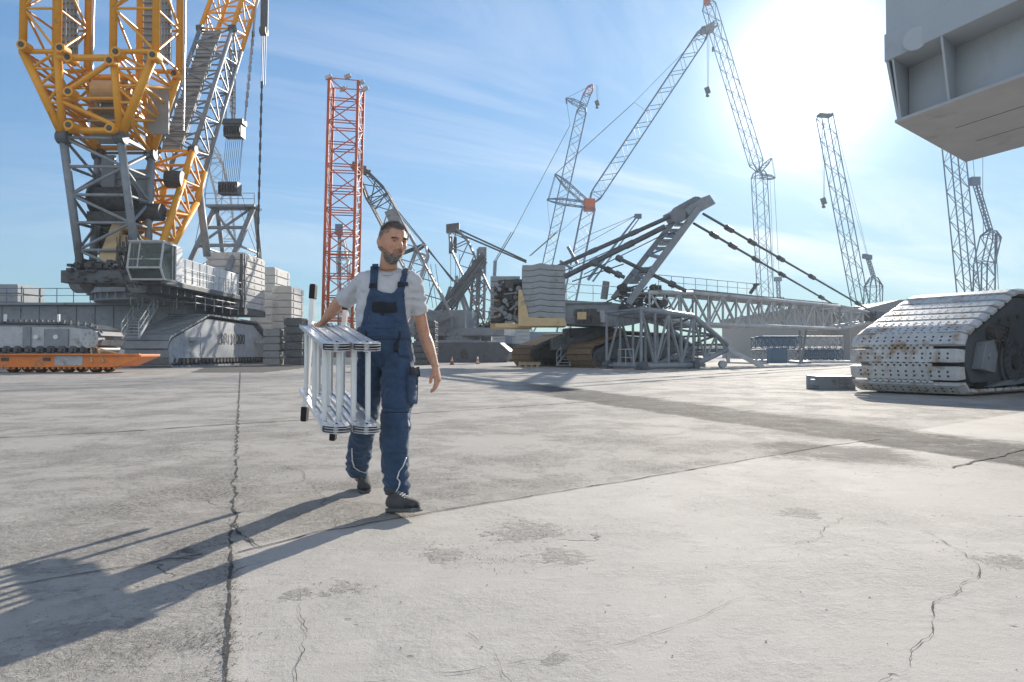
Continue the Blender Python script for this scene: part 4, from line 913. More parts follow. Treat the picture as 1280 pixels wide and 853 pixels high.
# ---------------------------------------------------------------- the crane with the beige frame and stacked ballast
def centre_crane():
    Z = Vector((0, 0, 1))
    t = thing('crawler_crane', (6, 50, 0), 'grey crawler crane with beige ballast frame and its boom lowered to the right', 'crane')
    # ballast stacks
    def stack(px0, px1, pyt, pyb, d, n, dep, m='slab2', chev=True):
        a = P(px0, pyb, d); b = P(px1, pyt, d); hh = (b.z-a.z)/n; xm = a.x+(b.x-a.x)*.55
        for k in range(n):
            z0 = a.z+k*hh+.02; z1 = a.z+(k+1)*hh-.02; g = MB()
            w = b.x-a.x
            def L(x0, x1, s0, s1): g.add([(x0, d, z0+s0), (x1, d, z0+s1), (x1, d+dep, z0+s1), (x0, d+dep, z0+s0), (x0, d, z1+s0), (x1, d, z1+s1), (x1, d+dep, z1+s1), (x0, d+dep, z1+s0)], [(3, 2, 1, 0), (4, 5, 6, 7), (0, 1, 5, 4), (1, 2, 6, 5), (2, 3, 7, 6), (3, 0, 4, 7)])
            e = .14 if chev else 0
            L(a.x, a.x+w*.22, 0, 0); L(a.x+w*.22, a.x+w*.42, 0, e); L(a.x+w*.42, a.x+w*.6, e, e*.3); L(a.x+w*.6, b.x, e*.3, 0)
            if chev: g.box(a.x+w*.66, d-.06, z0+.1, a.x+w*.72, d, z1-.12)
            g.build('counterweight', M[m], t)
    stack(653, 707, 331, 399, 46, 9, 2.6)
    stack(613, 650, 345, 402, 50, 8, 2.6, chev=False)
    # beige frame
    g = MB(); p = lambda x, y, d=45.8: P(x, y, d)
    g.prism([p(648, 408), p(648, 362), p(652, 362), p(658, 383), p(661, 397), p(706, 398), p(709, 408)], (0, 2.6, 0))
    g.build('ballast_frame', M['beige'], t, bevel=.03)
    g = MB(); g.prism([p(613, 411, 49.5), p(613, 403, 49.5), p(618, 400, 49.5), p(620, 370, 49.5), p(624, 372, 49.5), p(626, 398, 49.5), p(624, 411, 49.5)], (0, 2, 0)); g.box(P(620, 411, 48).x, 46.2, P(620, 411, 48).z, P(664, 411, 48).x, 49.5, P(620, 406, 48).z)
    g.build('ballast_frame', M['beige'], t, bevel=.03)
    r = random.Random(9); g = MB()
    for k in range(70):
        c = P(r.uniform(622, 649), r.uniform(352, 404), r.uniform(47.5, 49.5)); q = r.uniform(.08, .32)
        if r.random() < .5: g.box(c.x-q, c.y-q, c.z-q*.8, c.x+q, c.y+q, c.z+q*.8)
        else: g.tube(c-Vector((q*1.6, 0, 0)), c+Vector((q*1.6, 0, .1)), q*.6, 10)
    for x in (628, 640): rail(g, [tuple(P(x, 372, 47.4)), tuple(P(x+8, 372, 47.4))], 1.2, .03)
    g.box(P(624, 410, 48).x, 49.2, P(622, 400, 48).z, P(648, 410, 48).x, 50.5, P(622, 362, 48).z)
    g.build('winch_machinery', M['dark'], t)
    g = MB()
    for k in range(22):
        c = P(r.uniform(624, 649), r.uniform(352, 402), r.uniform(47.0, 47.6)); q = r.uniform(.06, .2); g.tube(c, c+Vector((r.uniform(-.9, .9), 0, r.uniform(-.5, .5))), q*.5, 8); g.tube(c-Vector((0, .1, 0)), c+Vector((0, .1, 0)), q, 12)
    g.build('winch_fittings', M['grey'], t)
    # long deck girder
    g = MB(); a = P(706, 407, 46.5); b = P(792, 376, 46.5)
    g.prism([P(706, 405, 46.5), P(765, 409, 46.5), P(800, 404, 46.5), P(800, 384, 46.5), P(770, 379, 46.5), P(706, 375, 46.5)], (0, 3.5, 0))
    g.box(P(706, 380, 46.5).x, 46.35, P(706, 380, 46.5).z, P(765, 380, 46.5).x, 46.5, P(706, 377.5, 46.5).z)
    g.build('deck_girder', M['grey'], t, bevel=.03)
    g = MB(); rail(g, [tuple(P(708, 375, 46.6)), tuple(P(775, 379, 46.6))], 1.1, .025); rail(g, [tuple(P(790, 382, 45.5)), tuple(P(850, 384, 47))], 1.1, .025); g.build('handrail', M['lgrey'], t)
    g = MB()
    for k in range(26):
        c = P(r.uniform(722, 745), r.uniform(388, 402), 46.3); q = r.uniform(.06, .22); g.box(c.x-q*1.4, c.y-q, c.z-q, c.x+q*1.4, c.y, c.z+q)
    g.build('hydraulics', M['dark'], t)
    g = MB(); c = P(727, 395, 46.2); g.obox(c, (.3, 0, 0), (0, .2, 0), (0, 0, .25)); g.build('pump', M['beige'], t)
    g = MB(); g.tube(P(755, 374, 47), P(758, 352, 47), .25, 8); g.build('exhaust', M['grey'], t)
    g = MB(); g.box(P(745, 403, 46).x, 46.3, P(745, 403, 46).z, P(757, 388, 46).x, 46.49, P(745, 388, 46).z); g.build('panel', M['lgrey'], t)
    g = MB(); g.tube((P(745, 440, 49).x, 50.5, 1.6), (P(745, 440, 49).x, 50.5, 2.8), 2.3, 32); g.box(P(690, 430, 49).x, 48, 1.2, P(800, 430, 49).x, 53, 2.1); g.build('carbody', M['dgrey'], t, bevel=.03)
    # sheave clutter at the boom foot
    g = MB()
    for k in range(70):
        c = P(r.uniform(775, 832), r.uniform(358, 388), r.uniform(46, 48.5)); q = r.uniform(.06, .28)
        if r.random() < .35: g.box(c.x-q, c.y-q, c.z-q*.7, c.x+q, c.y+q, c.z+q*.7)
        elif r.random() < .6: g.tube(c-Vector((0, .15, 0)), c+Vector((0, .15, 0)), q*1.3, 14)
        else: g.tube(c, c+Vector((r.uniform(-1, 1), r.uniform(-.5, .5), r.uniform(-.6, .6))), .05, 5)
    g.build('reeving_machinery', M['dark'], t)
    # A-frame mast
    for p, q, w in (((785, 380), (875, 259), .48), ((766, 374), (850, 267), .42)):
        d = 45 if w > .45 else 48.5
        g = MB(); g.bar(P(*p, d), P(*q, d), w, w*.9); g.build('mast_leg', M['grey'], t, bevel=.04)
    g = MB(); a = P(838, 274, 48.5); b = P(876, 254, 45)
    g.obox(P(861, 262, 46.8), (.85, 0, .46), (-.35, 1.7, .1), (-.2, 0, .3))
    for k in range(8): c = P(848+k*3.2, 268-k*1.8, 45.4+.1*k); g.tube(c, c+Vector((.1, .12, .03)), .55, 16)
    g.build('mast_head', M['grey'], t, bevel=.02)
    g = MB()
    for k in range(3):
        f = .25+.22*k; g.tube(lerp(P(785, 380, 45), P(878, 258, 45), f), lerp(P(766, 374, 48.5), P(850, 266, 48.5), f+.05), .14, 6)
    for k in range(4): g.tube(lerp(P(785, 380, 45), P(878, 258, 45), .2+.2*k), lerp(P(766, 374, 48.5), P(850, 266, 48.5), .1+.2*k), .07, 5)
    for k in range(14):
        c = lerp(P(775, 375, 47), P(860, 268, 47), r.uniform(.2, .9)); g.box(c.x-.3, c.y-.3, c.z-.08, c.x+.3, c.y+.3, c.z+.08)
    g.build('mast_bracing', M['grey'], t)
    for a, b, rr in ((P(846, 267, 46), P(698, 333, 47.5), .15), (P(832, 283, 45.2), P(706, 346, 46), .19)):
        g = MB(); g.tube(a, b, rr, 8)
        for k in (.35, .7): q = lerp(a, b, k); g.tube(q-(b-a).normalized()*.3, q+(b-a).normalized()*.3, rr*1.22, 8)
        g.build('pendant_bar', M['dgrey'], t)
    g = MB(); g.tube(P(860, 270, 46), P(702, 340, 47), .04, 4); g.tube(P(780, 330, 46), P(715, 352, 47), .05, 4); g.tube(P(836, 290, 46), P(730, 343, 47), .04, 4); g.build('luffing_rope', M['cable'], t)
    tipd = 72
    for a, b in ((P(880, 267, 45), P(1094, 392, tipd)), (P(868, 279, 46), P(1046, 383, tipd-3))):
        g = MB(); g.tube(a, b, .09, 6)
        for k in (.1, .2, .34, .52, .85): q = lerp(a, b, k); v = (b-a).normalized(); g.tube(q-v*.45, q+v*.45, .2, 8)
        g.build('pendant_bar', M['dgrey'], t)
    for p, q in (((770, 321), (858, 364)), ((741, 328), (781, 347))):
        g = MB(); g.tube(P(*p, 45), P(*q, 45), .13, 8); v = (P(*q, 45)-P(*p, 45))
        for k in (.05, .5, .8): c = P(*p, 45)+v*k; g.tube(c-v.normalized()*.2, c+v.normalized()*.2, .22, 8)
        g.build('guide_strut', M['dgrey'], t)
    # the lowered boom
    n0 = P(812, 376, 45); 
    def cs(dt, yt, yb, px, d, w=2.4):
        a = P(px, yt, d); b = P(px, yb, d); o = Vector((-.64, .77, 0))*w
        return [b, b+o, a+o, a]
    c0 = cs(0, 366, 392, 812, 45); c1 = cs(0, 366, 405, 866, 49); c2 = cs(0, 383, 411, 1050, 69); c3 = cs(0, 392, 402, 1092, 73, 1.2)
    C = [MB() for _ in range(4)]; B = MB()
    for a, b, n in ((c0, c1, 3), (c1, c2, 13), (c2, c3, 3)): lattice(C, B, a, b, n, .16, .075, ns=8, cross=(1,))
    bo = B.build('boom', M['lgrey'], t)
    for c in C: c.build('chord', M['lgrey'], bo, smooth=True)
    g = MB()
    for k in range(26):
        a = lerp(c1[3], c2[3], k/26); b = lerp(c1[2], c2[2], k/26); c = lerp(c1[3], c2[3], (k+.8)/26); e = lerp(c1[2], c2[2], (k+.8)/26)
        a, b, c, e = [v+Z*.2 for v in (a, b, c, e)]; g.add([a, b, e, c, a+Z*.06, b+Z*.06, e+Z*.06, c+Z*.06], [(0, 1, 2, 3), (7, 6, 5, 4), (0, 4, 5, 1), (1, 5, 6, 2), (2, 6, 7, 3), (3, 7, 4, 0)])
    rail(g, [tuple(lerp(c0[3], c1[3], .2)+Z*.3), tuple(lerp(c1[3], c2[3], .35)+Z*.3)], .9, .025, step=1.6)
    g.build('walkway_panel', M['grey'], bo)
    g = MB(); g.tube(P(938, 367, 56), P(946, 356, 56), .14, 6); g.box(P(944, 357, 56).x-.1, 55.8, P(944, 357, 56).z, P(949, 357, 56).x, 56.2, P(944, 356, 56).z+.1); g.build('sheave_bracket', M['dgrey'], bo)
    g = MB(); g.obox(P(1094, 396, 73), (.8, .6, 0), (-.4, .5, 0), (0, 0, .5)); g.build('boom_head', M['dgrey'], bo)
    for px, y0, y1, d in ((868, 405, 452, 50), (1000, 413, 446, 65)):
        g = MB(); g.tube(P(px, y0, d), gr(P(px, 0, d).x, d), .12, 6); g.tube(P(px+8, y0, d), gr(P(px+4, 0, d+1).x, d+1.5), .12, 6); g.box(P(px-4, 0, d).x, d-.4, 0, P(px+12, 0, d).x, d+2, .25); g.build('support_trestle', M['grey'], t)
    # crawlers, seen end-on with rusty shoes
    prof = [(0.6, 0), (.1, .45), (0, 1.0), (.3, 1.5), (3.4, 2.55), (8.6, 2.45), (11, 1.3), (11.1, .6), (10.6, 0)]
    o = G(735, 460); crawler(t, (o.x+.1, 45.6, 0), (.80, .60, 0), (-.60, .80, 0), prof, 2.4, pitch=.45, m_frame='dgrey', m_track='rust')
    o = G(668, 458); crawler(t, (P(662, 0, 51).x, 51, 0), (.80, .60, 0), (-.60, .80, 0), prof, 2.3, pitch=.45, m_frame='dgrey', m_track='rust')
    g = MB()
    a = P(696, 457, 47.5); b = P(716, 430, 49.5)
    for dx in (0, .9):
        a1 = a+Vector((dx, 0, 0)); b1 = b+Vector((dx, 0, 0)); g.bar(a1, b1, .06, .16); g.tube(a1+Z*.9, b1+Z*.9, .03); g.tube(a1+Z*.45, b1+Z*.45, .025)
        for k in range(5): q = lerp(a1, b1, k/4); g.tube(q, q+Z*.9, .025)
    for k in range(9): q = lerp(a, b, k/8); g.box(q.x, q.y-.1, q.z, q.x+.9, q.y+.1, q.z+.03)
    g.build('access_stairs', M['lgrey'], t)
centre_crane()

# lattice section standing on the ground in front of it
def ground_truss():
    t = thing('lattice_section', (10, 42, 0), 'long grey lattice boom foot section standing on the ground', 'lattice section')
    z = .22; h = 3.35
    A = Vector((7.55, 39.9, z)); Bq = Vector((6.05, 43.6, z)); Cc = Vector((12.6, 44.2, z)); D = Vector((11.2, 47.2, z))
    u = (Cc-A).normalized()
    up = Vector((0, 0, h)); B = MB(); C = [MB() for _ in range(4)]
    c0 = [A, Bq, Bq+up, A+up]; c1 = [A+u*5.2, Bq+u*5.2, Bq+u*5.2+up*.93, A+u*5.2+up*.93]
    e = A+u*9.0+Vector((0, 0, 1.0)); e2 = Bq+u*9.0+Vector((0, 0, 1.0))
    c2 = [e, e2, e2+Vector((0, 0, .35)), e+Vector((0, 0, .35))]
    lattice(C, B, c0, c1, 4, .17, .085, ns=10, posts=True); lattice(C, B, c1, c2, 3, .17, .08, ns=10)
    b = B.build('bracing', M['grey'], t, smooth=False)
    for c in C: c.build('chord', M['grey'], b, smooth=True)
    for p in (A, Bq, c1[0]):
        g = MB(); s = Vector((u.y, -u.x, 0)); g.tube(p-s*.15, p+s*.3, .3, 14); g.box(p.x-.3, p.y-.3, 0, p.x+.3, p.y+.3, z-.1); g.build('pin_joint', M['dgrey'], t)
    f = u*9.0; g = MB()
    p = A+f+Vector((0, 0, .5)); g.bar(p+Vector((0, 0, .6)), Vector((p.x+.1, p.y, .3)), .22, .12, up=(0, 1, 0)); g.bar(p+Vector((0, 0, .6)), Vector((p.x+2.2, p.y-.6, .06)), .28, .12, up=(0, 1, 0))
    g.tube(Vector((p.x-.3, p.y-.2, .25)), Vector((p.x-.3, p.y+.2, .25)), .25, 14); g.bar(Vector((p.x, p.y, .35)), Vector((p.x+3.2, p.y+1.2, .25)), .1, .1); g.build('towing_arm', M['lgrey'], t)
    g = MB(); g.box(A.x+.6, A.y-.2, 0.02, A.x+1.4, A.y-.1, .9)
    g = MB(); rail(g, [tuple(A+Vector((-1.0, 2.2, 0))), tuple(A+Vector((-.3, .8, 0)))], 1.0, .03, step=.6); g.build('ladder_rail', M['lgrey'], t)
ground_truss()
def pallet():
    t = thing('wooden_pallet', (1.2, 50, 0), 'pale wooden pallet with boards lying beside the rusty crawler of the ballast crane', 'pallet')
    g = MB(); x = P(648, 0, 48).x; d = 47.6
    for k in range(7): g.box(x+.05+k*.215, d, .32, x+.2+k*.215, d+.9, .37)
    for k in range(3): g.box(x, d+.05+k*.38, .16, x+1.55, d+.15+k*.38, .32)
    for k in range(4): g.box(x+k*.42, d, .0, x+.14+k*.42, d+.9, .16)
    g.build('boards', M['wood'], t)
pallet()
for i, (px, py) in enumerate(((565, 454.0), (597, 453.4))):
    p = G(px, py+2); t = thing('traffic_cone', p, ['orange traffic cone nearer the man\'s hand', 'pale traffic cone in front of the far crawler lettering'][i], 'cone')
    g = MB(); g.tube(p+Vector((0, 0, .04)), p+Vector((0, 0, .68)), .16, 14, .04); g.build('cone_body', M['cone' if i == 0 else 'white'], t, smooth=True)
    g = MB(); g.tube(p+Vector((0, 0, .32)), p+Vector((0, 0, .46)), .114, 14, .088); g.build('reflective_band', M['white' if i == 0 else 'cone'], t)
    g = MB(); g.box(p.x-.2, p.y-.2, 0, p.x+.2, p.y+.2, .04); g.build('base', M['black'], t)

# ---------------------------------------------------------------- hall, stacked lattice sections, trees far away
def hall():
    t = thing('industrial_hall', (60, 130, 0), 'long beige corrugated hall with grey roof behind the lowered boom', 'hall')
    d = 118; a = P(1005, 0, d).x; b = P(1052, 0, d).x; z = P(0, 388, d).z
    g = MB(); g.box(a, d, 0, b+14, d+46, z)
    for k in range(46): x = a+(b+14-a)*k/46; g.box(x, d-.12, 0, x+.16, d, z-.1)
    g.build('wall', M['hall'], t)
    g = MB(); g.box(a-.4, d-.5, z, b+14.4, d+46.5, z+.6); g.build('roof', M['roof'], t)
    t = thing('industrial_hall', (85, 130, 0), 'low grey roofed shed rising behind the rusty crawler track', 'hall')
    x0 = P(1062, 0, d-6).x; x1 = P(1230, 0, d-6).x; z = P(0, 392, d-6).z
    g = MB(); g.box(x0, d-6, 0, x1+30, d+30, z); 
    for k in range(60): x = x0+(x1-x0)*k/60; g.box(x, d-6.1, 0, x+.15, d-6, z-.1)
    g.build('wall', M['hall'], t)
    g = MB(); g.prism([(x0-.4, d-6.5, z), (x1+30, d-6.5, z), (x1+30, d-6.5, z+3.5), (P(1122, 0, d-6).x, d-6.5, z+2.2)], (0, 37, 0)); g.build('roof', M['roof'], t)
hall()
def stacked_sections():
    k = 0; words = ['nearest', 'middle', 'far']
    for row, (d, x0, x1) in enumerate(((76, 952, 1056), (82, 946, 1050), (60, 930, 985))):
        for lv in range(2 if row < 2 else 0):
            L = P(x1, 0, d).x-P(x0, 0, d).x
            for j in range(2):
                a = Vector((P(x0, 0, d).x+L*j/2+.1, d, lv*1.45+.15)); b = a+Vector((L/2-.3, 0, 0))
                m = MB(); o = Vector((0, 2.2, 0)); up = Vector((0, 0, 1.25))
                c0 = [a, a+o, a+o+up, a+up]; c1 = [b, b+o, b+o+up, b+up]
                lattice(m, m, c0, c1, 6, .09, .05, ns=5, cross=(0, 1, 2, 3))
                ob = m.build('lattice_section', M['far' if (lv+j) % 2 else 'lgrey'])
                tag(ob, f"stored lattice section, {'lower' if lv == 0 else 'upper'} one, {'left' if j == 0 else 'right'} end of the {'front' if row == 0 else 'rear'} row", 'lattice section', 'stored lattice sections')
    a = P(965, 457, 70); m = MB(); m.box(a.x, 70, 0, a.x+1.6, 71.5, 1.5); m.box(a.x+.1, 69.95, .2, a.x+1.5, 70, 1.35); tag(m.build('steel_container', M['far'], None, bevel=.04), 'small blue grey steel box in front of the stored lattice sections', 'container')
    m = MB(); a = P(1002, 458, 68)
    for kk in range(5): m.tube((a.x+kk*.35, 66, .15), (a.x+6+kk*.3, 66+kk*.25, .15), .12, 8)
    tag(m.build('steel_pipes', M['lgrey']), 'grey steel pipes lying flat before the stored lattice sections', 'pipes')
stacked_sections()
def treeline():
    r = random.Random(11); m = MB()
    for i in range(1500):
        x = r.uniform(-700, 700); y = 600+r.uniform(0, 60)+abs(x)*.1; s = r.uniform(3, 7); z = s*.6+r.uniform(0, 6)*noise.noise(Vector((x*.01, 0, 0)))
        k = 7; vs = []
        for q in range(k*2):
            v = Vector((r.gauss(0, 1), r.gauss(0, 1), r.gauss(0, 1))).normalized()*s*r.uniform(.6, 1.2); vs.append((x+v.x*1.5, y+v.y, max(.1, z+v.z)))
        fs = [tuple(r.sample(range(k*2), 3)) for _ in range(26)]
        m.add(vs, fs)
    tag(m.build('treeline', mat('far_foliage', (.045, .07, .035), .9, var=.4, vs=.2)), 'distant dark treeline on the horizon', 'trees', kind='stuff')
treeline()

# ---------------------------------------------------------------- the rusty crawler at the right and the body overhead
def rusty_white():
    m = mat('worn_white_track_paint', (.60, .60, .59), .5, var=.12, vs=3, dirt=(.34, .22, .13), dirt_amt=.32, dirt_scale=2.4, bump=.35, bscale=24)
    t = m.node_tree; b = t.nodes['Principled BSDF']; src = b.inputs['Base Color'].links[0].from_socket
    tcn = N(t, 'ShaderNodeTexCoord'); n = N(t, 'ShaderNodeTexNoise'); n.inputs['Scale'].default_value = 7; n.inputs['Detail'].default_value = 10; n.inputs['Roughness'].default_value = .8; t.links.new(tcn.outputs['Object'], n.inputs['Vector'])
    mr_ = N(t, 'ShaderNodeMapRange'); mr_.inputs[1].default_value = .59; mr_.inputs[2].default_value = .65; t.links.new(n.outputs[0], mr_.inputs[0])
    mx = N(t, 'ShaderNodeMix', data_type='RGBA'); t.links.new(mr_.outputs[0], mx.inputs[0]); t.links.new(src, mx.inputs[6]); mx.inputs[7].default_value = (.20, .15, .11, 1)
    t.links.new(mx.outputs[2], b.inputs['Base Color']); return m
M['rw'] = rusty_white()
def right_machine():
    Z = Vector((0, 0, 1)); O = Vector((9.9, 15.0, 0)); u = Vector((.84, .54, 0)).normalized(); s = Vector((-.54, .84, 0)).normalized(); Wd = 2.6
    t = thing('crawler_track', (14, 18, 0), 'huge grey crawler with rusty white track plates on the ground', 'crawler')
    prof = [(.55, .04), (.18, .12), (.0, .42), (-.02, .80), (.02, 1.14), (.16, 1.44), (2.7, 2.50), (3.2, 2.58), (13, 2.5), (14.5, 1.4), (14.4, .6), (14, .04)]
    sh, step = belt_path(prof, .41)
    cen = O+u*7+Z*1.2+s*Wd/2
    for p, d in sh:
        if p[0] > 6 : continue
        D = u*d[0]+Z*d[1]; Nn = D.cross(s).normalized(); c = O+u*p[0]+Z*p[1]+s*Wd/2
        inner = (O+u*max(1.2, min(12.5, p[0]))+Z*1.0+s*Wd/2-c)
        if Nn.dot(inner) > 0: Nn = -Nn
        g = MB(); hw = step*.375; th = .05
        # plate with bevelled long edges and turned ends
        for a0, a1, z0 in ((-Wd/2+.14, Wd/2-.14, 0),):
            g.obox(c-Nn*th, D*hw, s*(Wd/2-.14), Nn*th)
        for e in (-1, 1):
            e0 = c+s*e*(Wd/2-.14); vs = []
            for q, off, dn in ((0, 0, 0), (1, .14, .06)):
                for i in (-1, 1):
                    for j in (0, 1): vs.append(e0+s*e*off+D*i*hw*(1-.12*q)-Nn*(dn+j*th*2*(1-.35*q)))
            g.add(vs, [(0, 1, 5, 4), (2, 6, 7, 3), (0, 4, 6, 2), (1, 3, 7, 5), (4, 5, 7, 6)])
        for k in range(10): g.obox(c-Nn*th*.9+D*(hw+.028)+s*(-.62+k*.145), D*.042, s*.045, Nn*th*.6)
        for k in range(10): g.obox(c-Nn*th*.9-D*(hw+.02)+s*(-.55+k*.145), D*.03, s*.04, Nn*th*.5)
        g.obox(c-Nn*.2, D*hw*.6, s*.5, Nn*.06, 1)
        for k in range(12):
            x = -Wd/2+.30+k*(Wd-.6)/11
            for e in (-.38, .28):
                if (k in (0, 1, 10, 11)) and e > 0 and p[0] < 1: pass
                q = c+s*x+D*hw*e; g.tube(q-Nn*.02, q+Nn*.0025, .030 if p[0] < 1 else .018, 10, mi=1)
        g.build('track_shoe', [M['rw'], M['dark']], t, bevel=.008)
    # far belt
    g = MB()
    for p, d in sh:
        if p[0] <= 6: continue
        D = u*d[0]+Z*d[1]; Nn = D.cross(s).normalized(); c = O+u*p[0]+Z*p[1]+s*Wd/2
        g.obox(c, D*step*.46, s*Wd/2, Nn*.06)
    g.build('track', M['rw'], t)
    # side frame
    g = MB(); base = O+s*.10
    poly = [(.62, .30), (.28, .8), (.46, 1.30), (2.95, 2.34), (13, 2.3), (13.8, 1.3), (13.6, .5), (13, .34)]
    g.prism([base+u*a+Z*b for a, b in poly], s*(Wd-.2)); fo = g.build('side_frame', M['dgrey'], t, bevel=.02)
    g = MB(); g.tube(base+u*2.55+Z*.78-s*.06, base+u*2.55+Z*.78, .62, 36); g.tube(base+u*2.55+Z*.78-s*.12, base+u*2.55+Z*.78-s*.06, .5, 36); g.tube(base+u*2.55+Z*.78-s*.16, base+u*2.55+Z*.78-s*.12, .2, 24, mi=1)
    for k in range(16): a = k*6.283/16; q = base+u*(2.55+.42*math.cos(a))+Z*(.78+.42*math.sin(a)); g.tube(q-s*.15, q-s*.12, .035, 6)
    g.build('hub', [M['dgrey'], M['dark']], fo)
    g = MB(); g.prism([base+u*.62+Z*.62, base+u*1.28+Z*.52, base+u*1.42+Z*.95, base+u*1.25+Z*1.28, base+u*.85+Z*1.22][::-1], -s*.22); g.tube(base+u*.95+Z*.9-s*.26, base+u*.95+Z*.9-s*.2, .06, 10); g.build('tension_box', M['grey'], fo, bevel=.015)
    g = MB(); r = random.Random(2)
    for k in range(8): q = base+u*r.uniform(1.3, 1.9)+Z*r.uniform(1.3, 1.7)-s*.06; g.path([q, q+u*.15-s*.15-Z*.1, q+u*.35-s*.05-Z*.25], .02, 5)
    g.tube(base+u*1.5+Z*1.45-s*.2, base+u*1.5+Z*1.45, .16, 14)
    for k in range(3): g.tube(base+u*(2.0+k*.5)+Z*(1.75+.06*k)-s*.05, base+u*(2.0+k*.5)+Z*(1.75+.06*k), .05, 10)
    g.build('hydraulic_hoses', M['dark'], fo)
    g = MB(); g.prism([base+u*3.3+Z*.25, base+u*13+Z*.4, base+u*13+Z*.6, base+u*2.2+Z*.34, base+u*1.2+Z*.2], -s*.12); g.build('lower_flange', M['grey'], fo)
    g = MB(); 
    for k in range(10): q = O+u*(1.6+k*1.15)+Z*.26; g.tube(q+s*.1, q+s*(Wd-.1), .2, 16)
    g.build('roller', M['dgrey'], t)
    g = MB(); q = O+u*1.0+Z*.75; g.tube(q+s*.3, q+s*(Wd-.3), .55, 28); g.build('idler', M['dgrey'], t)
    # wooden chock block beside the track
    c = thing('steel_block', (8.4, 17.6, 0), 'low grey steel block at the end of the rusty track', 'block')
    a = G(1023, 487); g = MB(); b = a+Vector((.95, -.1, 0))
    g.box(a.x, a.y, 0.0, a.x+1.0, a.y+.8, .36); g.tube((a.x-.06, a.y, .18), (a.x-.06, a.y+.3, .18), .1, 10)
    for k in range(3): g.box(a.x+.55, a.y-.04, .06+k*.1, a.x+.68, a.y, .13+k*.1); g.box(a.x+.74, a.y-.04, .06+k*.1, a.x+.82, a.y, .13+k*.1)
    g.build('block_body', M['grey'], c, bevel=.02)

    # overhead superstructure
    t = thing('crane_superstructure', (12, 18, 0), 'pale grey steel crane body with ribbed side hanging in at the top corner', 'crane body')
    A = Vector((.35, -.94, 0)).normalized(); Bv = Vector((.76, .65, 0)).normalized(); K = Vector((5.93, 10.38, 4.5)); LA = 7.5; LB = 3.25
    m1 = M['over1'] = mat('grey_steel_body', (.50, .54, .57), .5, var=.06, vs=.7, dirt=(.44, .46, .47), dirt_amt=.15, dirt_scale=1.0, bump=.1, bscale=8)
    m2 = M['over2'] = mat('scuffed_steel_plate', (.50, .505, .51), .6, var=.1, vs=1.5, dirt=(.40, .38, .36), dirt_amt=.15, dirt_scale=2.2, bump=.15, bscale=10)
    def q(a, b, z): return K+A*a+Bv*b+Z*z
    def hexa(g, a0, a1, b0, b1, z0, z1, mi=0):
        g.add([q(a, b, z) for z in (z0, z1) for b in (b0, b1) for a in (a0, a1)], [(0, 2, 3, 1), (4, 5, 7, 6), (0, 1, 5, 4), (2, 6, 7, 3), (0, 4, 6, 2), (1, 3, 7, 5)], mi)
    g = MB(); hexa(g, -.06, LA, -.06, LB, 0, .05); g.build('bottom_plate', m2, t, bevel=.01)
    # recessed wall behind ribs and slanted closing edge
    g = MB(); hexa(g, .05, LA, .28, .34, .05, .95); g.build('recessed_wall', m1, t)
    for a in (0.0, .78, 2.25, 3.7, 5.2, 6.7):
        g = MB(); g.prism([q(a, .0, .05), q(a, -.28, .9), q(a, .28, .9), q(a, .28, .05)], A*.035); g.build('rib', m1, t)
    g = MB(); g.prism([q(-.04, 0, .05), q(-.10, -.28, .9), q(-.10, 3.2, .9), q(-.04, 3.2, .05)], A*.045); g.build('end_plate', m1, t)
    g = MB(); hexa(g, -.12, LA, -.30, LB, .9, 1.32); g.build('box_beam', m1, t, bevel=.01)
    g = MB(); hexa(g, -.10, LA, -.27, LB, 1.323, 3.4)
    for a in (1.6, 3.4, 5.2): hexa(g, a, a+.04, -.285, -.272, 1.34, 3.3)
    g.build('upper_body', M['over1'], t, bevel=.01)
    g = MB(); p = q(.42, -.31, 1.02); g.tube(p, p-Bv*.02, .17, 28); g.build('round_cover', M['over1'], t)
    g = MB(); p = q(2.0, 1.35, 0); g.tube(p, p+Z*.045-Z*.09, .27, 24); g.tube(p-Z*.05, p-Z*.16, .16, 12)
    for k in range(9): a = k*.7; g.tube(p+Vector((.2*math.cos(a), .2*math.sin(a), -.05)), p+Vector((.2*math.cos(a), .2*math.sin(a), -.09)), .035, 8)
    g.build('bolted_cover', M['dark'], t)
    g = MB()
    for b in (1.1, 2.1): hexa(g, .5, LA, b, b+.012, -.004, 0)
    g.build('weld_seam', M['dark'], t)
    # long girder towards the slewing column above the crawlers
    g = MB(); hexa(g, 1.35, 4.2, LB+.003, 16, .12, 1.5); g.build('girder', m2, t, bevel=.02)
    g = MB(); w = q(2.7, 13.5, 0); g.tube((w.x, w.y, 2.2), (w.x, w.y, 4.6), 2.4, 40); g.build('slewing_column', M['dgrey'], t)
    g = MB(); g.box(w.x-3, w.y-3, 1.0, w.x+3, w.y+3, 2.2); g.build('carbody', M['dgrey'], t)
    g = MB(); g.box(w.x-2.8, w.y-2.8, 0, w.x+2.8, w.y+2.8, 1.0); g.build('support_block', M['slab2'], t)
right_machine()
